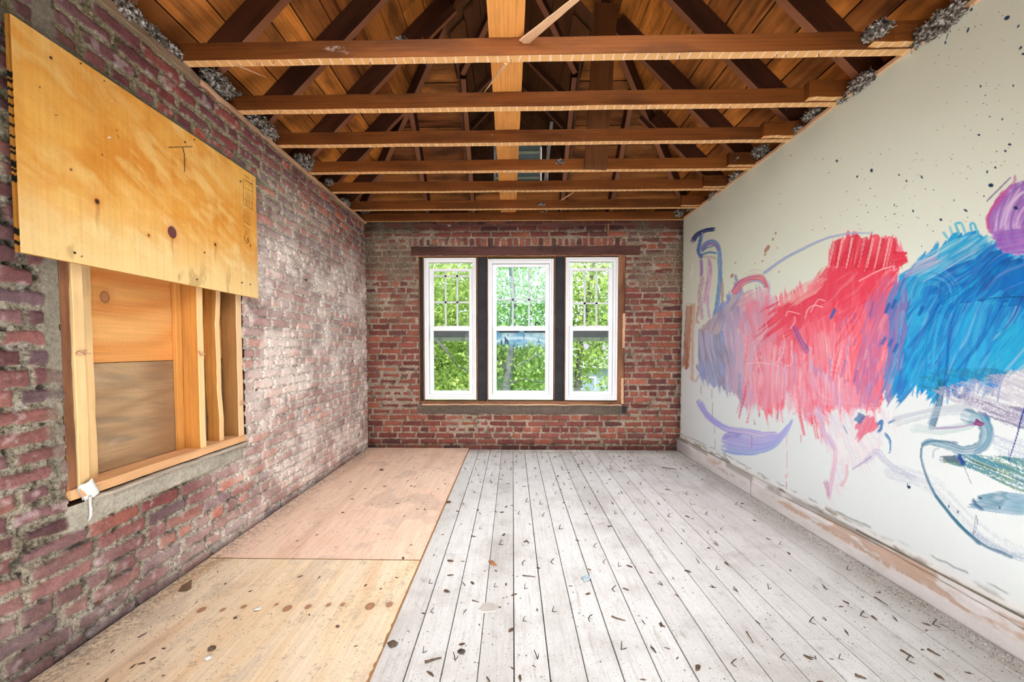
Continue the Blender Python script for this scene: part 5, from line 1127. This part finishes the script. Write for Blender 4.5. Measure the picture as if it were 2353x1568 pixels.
RC = [((2170, 50), .07, 'dark gritty fluff on the painted wall head nearest the camera'), ((2010, 75), .05, 'grey tuft wedged between the first joist and its timber stub'), ((2120, 85), .045, 'sooty fluff beyond the stub of the first joist on the right'), ((1985, 190), .058, 'grey and white fluff on the right wall head behind the first joist'), ((1940, 225), .036, 'black sooty fluff beside the second timber stub on the right'), ((1870, 262), .045, 'grey fluff on the right wall head behind the second joist'), ((1835, 298), .036, 'small dark fluff beside the third timber stub on the right'), ((1745, 350), .06, 'brown and grey clump on the right wall head behind the third joist'), ((1683, 372), .04, 'white stringy tuft hanging at the stub of the fourth joist'), ((1690, 408), .05, 'pale fluff on the right wall head behind the fourth joist'), ((1640, 450), .05, 'grey fluff on the right wall head between the fifth and sixth joists'), ((1560, 490), .05, 'white crumbly tuft at the right end of the last joist'), ((1590, 480), .05, 'dark fluff in the back right corner over the wall head')]
for k, ((px_, py_), r, l) in enumerate(RC):
    p = on(px_, py_, 0, 1.845); x = 1.845
    if k in (1, 8, 11): p = on(px_, py_, 2, 2.55); x = float(p[0])
    clump((x, float(p[1]), float(max(2.50, p[2]))), r, (.75, 1.2, .62), 230+k, l, group='insulation clumps on the right wall head')
# ------------------------------------------------------------------ litter on the floor
def proto_nail():
    bm = bmesh.new(); tube(bm, [(0, 0, -.002), (.006, .001, .009), (.014, .003, .017)], [.0014, .0016, .0012], 5)
    tube(bm, [(0, 0, .0008), (.007, -.007, .0012), (.015, -.012, .0014)], [.0016, .0014, .0008], 4); return obj('nail_and_shadow', bm, M_nail)  # flat second leg models the nail's shadow on the floor
def proto_chip(seed):
    rnd = random.Random(seed); bm = bmesh.new(); n = 7; L = .020
    top = []; bot = []
    for i in range(n):
        a = 2*PI*i/n; rx = L*(1+rnd.uniform(-.3, .3)); ry = L*.24*(1+rnd.uniform(-.4, .4))
        bot.append(bm.verts.new((math.cos(a)*rx, math.sin(a)*ry, 0))); top.append(bm.verts.new((math.cos(a)*rx*.85, math.sin(a)*ry*.8, rnd.uniform(.002, .005))))
    bm.faces.new(bot[::-1]); bm.faces.new(top)
    for i in range(n): bm.faces.new((bot[i], bot[(i+1) % n], top[(i+1) % n], top[i]))
    return obj('wood_chip', bm, M_sliver)
rnd = random.Random(77)
nail = proto_nail(); first = True; GN = 'bent rusty nails standing in the floorboards'
cnt = 0
for jy in np.arange(1.42, 4.3, .203):
    for k in range(-4, 15):
        x = .005+.1245*k+rnd.uniform(.02, .10)
        if rnd.random() < .5 or x < -.44 or x > 1.78: continue
        o = nail if first else nail.copy()
        if not first: C.objects.link(o)
        first = False; s = rnd.uniform(.85, 1.4); o.location = (x, float(jy)+rnd.uniform(-.035, .035), 0); o.rotation_euler = (0, 0, rnd.choice((0, PI, 2.4, -.6, .8))+rnd.uniform(-.5, .5)); o.scale = (s, s, s)
        tag(o, 'tiny bent rusty nail and modelled shadow, sticking up from a white floorboard', 'nail', GN); cnt += 1
GC = 'small dark wood chips scattered on the floorboards'; GP = 'small dark wood chips scattered on the plywood'
chips = [proto_chip(k) for k in range(4)]; used = set()
for i in range(230):
    onply = i < 60
    k = rnd.randrange(4); o = chips[k] if k not in used else chips[k].copy()
    if k in used: C.objects.link(o)
    used.add(k)
    if onply: x = rnd.uniform(-1.5, -.52); y = 1.25+3.0*rnd.random()**1.3; z = .0186 if y < 2.02 else .0202
    else: x = rnd.uniform(-.44, 1.78); y = 1.3+3.0*rnd.random()**1.3; z = .0005
    s = rnd.uniform(.3, .95)*(1 if not onply else .8); o.location = (x, y, z); o.rotation_euler = (0, 0, rnd.uniform(0, 6.28)); o.scale = (s, s*rnd.uniform(.6, 2), s)
    tag(o, 'tiny dark wood chip lying on a plywood sheet' if onply else 'tiny dark wood chip lying on the white floorboards', 'wood chip', GP if onply else GC)
for k, (px_, py_, jy, r, l) in enumerate(((922, 92, 1.95, .014, 'tiny pale tuft of fluff lying on top of the first ceiling joist'), (1287, 372, 3.13, .016, 'small grey plaster crumb stuck on the face of the fourth ceiling joist'), (1245, 470, 3.97, .016, 'small pale fluff stuck to the sixth ceiling joist'))):
    p = on(px_, py_, 1, jy); clump((float(p[0]), jy, float(p[2])), r, (1.6, .5, .8), 270+k, l)
rn = random.Random(9); und = None
for k in range(64):
    j = JY[rn.choice((0, 0, 0, 1, 1, 2, 2, 3, 4))]
    if und is None:
        bm = bmesh.new(); tube(bm, [(0, 0, .004), (.001, .001, -.012), (.006, .003, -.020)], [.0013, .0011, .0006], 5); und = o = obj('lath_nail', bm, M_nail)
    else: o = und.copy(); C.objects.link(o)
    o.location = (rn.uniform(-1.4, 1.6), j+rn.uniform(.008, .036), 2.500); o.rotation_euler = (0, 0, rn.uniform(0, 6.28)); q = rn.uniform(.6, 1.3); o.scale = (q, q, q)
    o.matrix_basis = Matrix.Translation(o.location) @ Matrix.Rotation(o.rotation_euler.z, 4, 'Z') @ Matrix.Scale(q, 4); par(o, JO[JY.index(j)])
M_bits = plain('grit', (.20, .17, .14), .9, .6, 200)
def crumbs(name, label, n, fx, seed, mat, smin=.0015, smax=.005):
    r = random.Random(seed); bm = bmesh.new()
    for _ in range(n):
        x, y, z = fx(r); s = r.uniform(smin, smax); a = r.uniform(0, 6.28)
        p = [Vector((x+math.cos(a+t)*s*r.uniform(.5, 1.3), y+math.sin(a+t)*s*r.uniform(.5, 1.3), z)) for t in (0, 2.1, 4.2)]; q = Vector((x, y, z+s*r.uniform(.4, .9)))
        v = [bm.verts.new(c) for c in p+[q]]
        for f in ((0, 1, 3), (1, 2, 3), (2, 0, 3), (2, 1, 0)): bm.faces.new([v[i] for i in f])
    o = obj(name, bm, mat); tag(o, label, 'debris', kind='stuff')
M_plas = plain('plaster_crumb', (.66, .63, .59), .9, .3, 100)
crumbs('plaster_crumbs', 'line of pale plaster crumbs lying along the foot of the baseboard', 2600, lambda r: (1.84-.008*0-abs(r.gauss(0, .05))-.015, r.uniform(1.2, 4.3), 0.), 1, M_plas)
crumbs('dark_crumbs', 'line of dark dirt crumbs lying along the foot of the baseboard', 2200, lambda r: (1.83-abs(r.gauss(0, .06))-.012, r.uniform(1.2, 4.3), 0.), 2, M_bits, .001, .004)
crumbs('floor_grit', 'fine dark grit scattered over the white floorboards', 5200, lambda r: (r.uniform(-.45, 1.8), 1.25+3.05*r.random()**1.4, 0.), 3, M_bits, .0008, .0028)
crumbs('plywood_grit', 'fine dark grit scattered over the plywood sheets', 2600, lambda r: (-1.59+1.09*r.random()**1.7, r.uniform(1.15, 2.01), .0183), 4, M_bits, .0007, .0026)
crumbs('plywood_grit', 'fine dark grit scattered over the far plywood sheet', 2200, lambda r: (-1.59+1.09*r.random()**1.5, r.uniform(2.04, 4.33), .0203), 5, M_bits, .0008, .0028)
crumbs('wall_foot_crumbs', 'heap of mortar crumbs on the floor at the foot of the end brick wall', 1800, lambda r: (r.triangular(-.4, 1.5, .4), 4.35-abs(r.gauss(0, .05)), 0.), 6, M_plas, .0015, .006)
def flat(name, pts, h, mat, label, cat, z=0.0, curl=0):
    bm = bmesh.new(); P = [on(x, y, 2, z) for x, y in pts]; c = sum(P)/len(P)
    b = [bm.verts.new((p[0], p[1], z+curl*(i % 2))) for i, p in enumerate(P)]; t = [bm.verts.new((c[0]+(p[0]-c[0])*.93, c[1]+(p[1]-c[1])*.93, z+h+curl*(i % 2))) for i, p in enumerate(P)]
    bm.faces.new(b); bm.faces.new(t[::-1]); n = len(b)
    for i in range(n): bm.faces.new((b[i], b[(i+1) % n], t[(i+1) % n], t[i]))
    return tag(obj(name, bm, mat), label, cat)
flat('plaster_flake', [(1096, 1404), (1103, 1397), (1108, 1390), (1124, 1387), (1140, 1391), (1147, 1398), (1140, 1407), (1112, 1410)], .006, plain('grey_flake', (.52, .49, .45), .9), 'large flat grey plaster flake lying on the near floorboards', 'flake')
flat('foil_scrap', [(1335, 1327), (1347, 1323), (1357, 1328), (1356, 1335), (1344, 1340), (1338, 1334)], .004, plain('bluish_foil', (.42, .50, .56), .35, .3, 40), 'small shiny bluish foil scrap on the floorboards', 'scrap', curl=.008)
flat('brown_leaf', [(408, 1360), (418, 1352), (430, 1340), (441, 1338), (440, 1352), (428, 1362)], .002, plain('dry_leaf', (.20, .12, .07), .8), 'curled brown dry leaf on the near plywood beside the brick wall', 'leaf', .0186, .012)
flat('wood_flake', [(1122, 1291), (1131, 1290), (1142, 1301), (1130, 1300)], .006, M_old, 'brown bark flake on the floorboards left of the middle', 'wood chip')
for k, (a, b, w, l) in enumerate((((976, 1522), (1014, 1511), .010, 'long dark splinter on the floorboards near the front left'), ((1201, 1323), (1230, 1326), .005, 'thin brown splinter lying across the middle floorboards'), ((1405, 1417), (1437, 1427), .006, 'dark splinter on the floorboards in the front middle'), ((1522, 1075), (1555, 1079), .012, 'brown splinter on the far floorboards near the back right'), ((2070, 1494), (2100, 1512), .008, 'dark splinter on the floorboards near the front right'), ((2132, 1492), (2160, 1508), .008, 'dark splinter near the foot of the baseboard at the front right'), ((1085, 1380), (1101, 1384), .004, 'short thin splinter beside the large plaster flake'), ((1715, 1452), (1732, 1478), .004, 'curved dark twig on the floorboards right of the middle'), ((1965, 1552), (1990, 1560), .012, 'orange-brown wood piece at the front right edge of the floor'), ((2010, 1372), (2040, 1392), .004, 'thin twig on the floorboards at the right'))):
    p, q = on(*a, 2, .003), on(*b, 2, .003); tag(board('wood_splinter', p, q, w, .006, (0, 0, 1), M_sliver, nseg=5, rough=.001, bev=.001, taper=.5, seed=k+300), l, 'splinter')
# mortar lumps and a knot of debris on the near plywood
for k, (x, y, r, m, l) in enumerate(((592, 1400, .012, M_plas, 'small white and brown lump between the knots of the near plywood'), (487, 1490, .012, M_sliver, 'dark crumb of bark in the middle of the near plywood'), (478, 1512, .012, M_plas, 'grey mortar lump on the near plywood below the bark crumb'), (877, 1080, .016, M_sliver, 'dark lump on the far plywood sheet'), (1031, 1154, .016, M_sliver, 'dark lump at the edge of the far plywood sheet'), (902, 1480, .016, M_sliver, 'dark lump on the floorboards beside the edge of the near plywood'), (1061, 1497, .012, M_nail, 'rusty washer-like lump on the near floorboards'), (540, 1420, .007, M_sliver, 'small dark crumb below the row of knots'), (775, 1440, .007, M_sliver, 'small brown crumb at the right of the near plywood'))):
    z = .019 if x < 850 or y < 1100 else 0.; p = on(x, y, 2, z+r*.4); bm = bmesh.new(); vs = bmesh.ops.create_icosphere(bm, subdivisions=2, radius=r)['verts']; q = random.Random(k)
    for v in vs: v.co = Vector((v.co.x*q.uniform(.8, 1.5), v.co.y*q.uniform(.7, 1.2), v.co.z*.5*q.uniform(.7, 1.2)))
    tag(obj('dirt_lump', bm, m, loc=(p[0], p[1], z+r*.45)), l, 'debris')
# ------------------------------------------------------------------ outside: trees, a neighbouring house, ground
def leaf_mat(name, a, b):
    t = NT(name); ge = t.n('ShaderNodeNewGeometry')
    at = t.n('ShaderNodeAttribute', attribute_name='Col')
    c = t.mixc(at.outputs['Fac'], a, b); t.col(c); t.b.inputs['Roughness'].default_value = .5
    tl = t.n('ShaderNodeBsdfTranslucent'); t.l(c, tl.inputs[0]); mx = t.n('ShaderNodeMixShader'); mx.inputs[0].default_value = .45
    t.l(t.b.outputs[0], mx.inputs[1]); t.l(tl.outputs[0], mx.inputs[2]); t.l(mx.outputs[0], t.out.inputs[0]); return t.m
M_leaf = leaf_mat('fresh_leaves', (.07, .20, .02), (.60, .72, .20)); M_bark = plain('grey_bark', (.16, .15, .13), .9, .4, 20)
def tree(loc, crown, n, size, seed, label, branches, trunk=.10):
    root = empty('leafy_tree', loc); tag(root, label, 'tree', 'trees outside the windows'); r = np.random.default_rng(seed)
    P = r.normal(size=(n*3, 3)); P /= np.linalg.norm(P, axis=1)[:, None]; P *= (r.random(n*3)**.45)[:, None]
    den = fbm(P[:, 0]*3.2+P[:, 1]*1.7, P[:, 2]*3.2+P[:, 1], 3, seed); P = P[den > .40][:n]; n = len(P)
    P = P*np.array(crown[3:])+np.array(crown[:3])-np.array(loc)
    A = r.random(n)*6.28; tz = r.normal(size=(n, 3)); tz[:, 2] = np.abs(tz[:, 2])+.4; tz[:, 1] -= .5; tz /= np.linalg.norm(tz, axis=1)[:, None]
    ref = np.stack([np.cos(A), np.sin(A), A*0], 1); u = np.cross(tz, ref); u /= np.linalg.norm(u, axis=1)[:, None]; v = np.cross(tz, u)
    s = (size*(.6+.8*r.random(n)))[:, None]
    Q = np.stack([P-u*s*.62, P-v*s*.42+u*s*.1, P+u*s*.75, P+v*s*.42+u*s*.1], 1).reshape(-1, 3)
    me = bpy.data.meshes.new('foliage'); me.vertices.add(len(Q)); me.vertices.foreach_set('co', Q.reshape(-1).astype(np.float32)); me.loops.add(n*4); me.loops.foreach_set('vertex_index', np.arange(n*4, dtype=np.int32)); me.polygons.add(n); me.polygons.foreach_set('loop_start', np.arange(0, n*4, 4, dtype=np.int32)); me.update(calc_edges=True)
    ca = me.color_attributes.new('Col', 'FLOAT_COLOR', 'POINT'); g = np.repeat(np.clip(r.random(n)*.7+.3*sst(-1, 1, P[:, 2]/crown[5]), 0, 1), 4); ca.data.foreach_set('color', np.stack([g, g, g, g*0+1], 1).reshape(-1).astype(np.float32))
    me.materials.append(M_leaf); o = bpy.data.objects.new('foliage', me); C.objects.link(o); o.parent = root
    for i, (pts, r0, r1) in enumerate(branches):
        bm = bmesh.new(); L = len(pts); tube(bm, pts, [r0+(r1-r0)*k/(L-1) for k in range(L)], 8); obj('trunk' if i == 0 else 'branch', bm, M_bark, root, smooth=True)
def B(px, py, Y): return tuple(float(v) for v in on(px, py, 1, Y))
G0 = -3.6
tree((-.2, 8.0, G0), (-.25, 9.4, .9, 1.7, 1.7, 2.6), 17000, .07, 11, 'green leafy tree standing close outside the middle window',
     [([(-.25, 8.0, G0), (-.2, 8., -1.), B(1160, 930, 8), B(1168, 860, 8), B(1172, 820, 8), B(1180, 700, 8.3), B(1170, 560, 8.6)], .14, .04), ([B(1168, 860, 8), B(1150, 832, 7.9), B(1136, 822, 7.8)], .045, .012), ([B(1170, 850, 8), B(1200, 835, 8), B(1245, 812, 8)], .035, .01), ([B(1166, 885, 8), B(1200, 870, 8), B(1250, 880, 8)], .03, .01)])
tree((-2.0, 8.6, G0), (-2.1, 9.0, 1.1, 2.0, 1.8, 3.1), 16000, .07, 12, 'dense bright green tree outside the left window',
     [([(-2.8, 8.6, G0), (-2.7, 8.6, 1.4), (-2.6, 8.6, 3.2)], .12, .05), ([B(985, 762, 7.6), B(1020, 800, 7.6), B(1040, 825, 7.6)], .035, .018), ([B(1020, 800, 7.6), B(1050, 840, 7.7), B(1090, 862, 7.8)], .02, .01)])
tree((2.1, 9.0, G0), (2.1, 9.6, 1.5, 1.9, 1.6, 2.0), 9500, .075, 13, 'light green tree outside the right window with sky showing through',
     [([(1.4, 9.2, G0), (1.5, 9.2, .5), (1.9, 9.3, 3.4)], .11, .04)])
tree((-3.6, 14.0, G0), (-3.6, 14.5, 1.6, 3.2, 1.6, 3.8), 11000, .16, 14, 'large tree farther back filling the gaps in the foliage', [([(-3.6, 14.0, G0), (-3.6, 14., 2.)], .2, .1)])
tree((-2.5, 15.0, G0), (-2.4, 15.2, -.3, 4.0, 1.3, 2.3), 15000, .13, 15, 'low spreading tree behind the near trees, left of the house', [([(-2.5, 15.0, G0), (-2.5, 15., -1.)], .2, .1)])
house = empty('neighbour_house', (4.5, 19, G0)); tag(house, 'blue-grey sided house across the yard, seen low in the right window', 'house')
bm = bmesh.new(); bx(bm, 1.2, 9., 18, 24, G0, .3); obj('wall', bm, plain('blue_grey_siding', (.36, .45, .50), .8, .06, 2), house)
bm = bmesh.new(); vs = [bm.verts.new(p) for p in ((.9, 17.6, .25), (9.3, 17.6, .25), (9.3, 21, 1.25), (.9, 21, 1.25), (9.3, 24.4, .25), (.9, 24.4, .25))]
for q in ((0, 1, 2, 3), (3, 2, 4, 5), (0, 3, 5), (1, 4, 2)): bm.faces.new([vs[i] for i in q])
obj('roof', bm, plain('grey_shingles', (.42, .46, .50), .9, .1, 4), house)
for k in range(4):
    x = 3.0+k*1.45; bm = bmesh.new(); ring(bm, x, x+.75, -1.15, -.15, .07, .07, .07, .07, 17.94, 18.0, 0); f = obj('window', bm, M_white, house)
    bm = bmesh.new(); bx(bm, x+.06, x+.69, 17.96, 17.98, -1.1, -.2); obj('pane', bm, plain('house_pane', (.30, .38, .44), .2, .05), f)
bm = bmesh.new(); bx(bm, -30, 30, 4.9, 45, G0-.1, G0); tag(obj('ground', bm, plain('grass_ground', (.20, .28, .10), .95, .3, 1)), 'grassy yard outside below the windows', 'ground', kind='structure')
# ------------------------------------------------------------------ light
def world_():
    w = bpy.data.worlds.new('World'); bpy.context.scene.world = w; w.use_nodes = True; t = w.node_tree; t.nodes.clear()
    out = t.nodes.new('ShaderNodeOutputWorld'); bg = t.nodes.new('ShaderNodeBackground'); bg.inputs[1].default_value = 2.6
    tc = t.nodes.new('ShaderNodeTexCoord'); n = t.nodes.new('ShaderNodeTexNoise'); n.inputs['Scale'].default_value = 5; n.inputs['Detail'].default_value = 6; t.links.new(tc.outputs['Generated'], n.inputs['Vector'])
    r = t.nodes.new('ShaderNodeValToRGB'); r.color_ramp.elements[0].position = .40; r.color_ramp.elements[0].color = (.30, .58, .80, 1); r.color_ramp.elements[1].position = .56; r.color_ramp.elements[1].color = (.92, .96, 1, 1)
    t.links.new(n.outputs['Fac'], r.inputs[0]); t.links.new(r.outputs[0], bg.inputs[0]); t.links.new(bg.outputs[0], out.inputs[0])
world_()
def sun(energy, rot, ang, col):
    l = bpy.data.lights.new('sun', 'SUN'); l.energy = energy; l.angle = ang; l.color = col; o = bpy.data.objects.new('sun', l); C.objects.link(o); o.rotation_euler = rot
sun(3.4, (math.radians(48), 0, math.radians(-28)), .03, (1, .96, .88))
def area(loc, target, sx, sy, power, col=(1, 1, 1), spread=PI):
    l = bpy.data.lights.new('fill_light', 'AREA'); l.shape = 'RECTANGLE'; l.size = sx; l.size_y = sy; l.energy = power; l.color = col; l.spread = spread
    o = bpy.data.objects.new('fill_light', l); C.objects.link(o); o.location = loc; o.rotation_euler = (Vector(target)-Vector(loc)).to_track_quat('-Z', 'Y').to_euler()
area((.1, -1.2, 1.3), (.1, 4, 1.1), 2.6, 1.6, 36, (.95, .98, 1))  # unseen fill light added behind the camera
area((.1, .75, 2.42), (.1, 3.7, 0), 1.7, .9, 46, (.95, .98, 1), 1.9)  # unseen fill light added to brighten the floor
area((.1, .75, .10), (.1, 2.2, 3.2), 2.8, .8, 52, (1, .98, .94))  # unseen fill light added low down to brighten the joist undersides
# ------------------------------------------------------------------ camera
cam = bpy.data.cameras.new('camera'); co = bpy.data.objects.new('camera', cam); C.objects.link(co)
cam.sensor_width = 36; cam.lens = F/2353*36; co.location = EYE; co.rotation_euler = (PI/2-PITCH, 0, YAW)
cam.shift_x = (2353/2-CX)/2353; cam.shift_y = (CY-1568/2)/2353; cam.clip_start = .05; cam.clip_end = 200
sc = bpy.context.scene; sc.camera = co
sc.view_settings.view_transform = 'Standard'; sc.view_settings.look = 'None'; sc.view_settings.exposure = .08
sc.cycles.max_bounces = 4; sc.cycles.diffuse_bounces = 3; sc.cycles.glossy_bounces = 2; sc.cycles.transmission_bounces = 3; sc.cycles.transparent_max_bounces = 8; sc.cycles.caustics_reflective = False; sc.cycles.caustics_refractive = False; sc.cycles.use_adaptive_sampling = True; sc.cycles.adaptive_threshold = .15; sc.cycles.adaptive_min_samples = 8; sc.cycles.use_denoising = True; sc.cycles.sample_clamp_indirect = 8
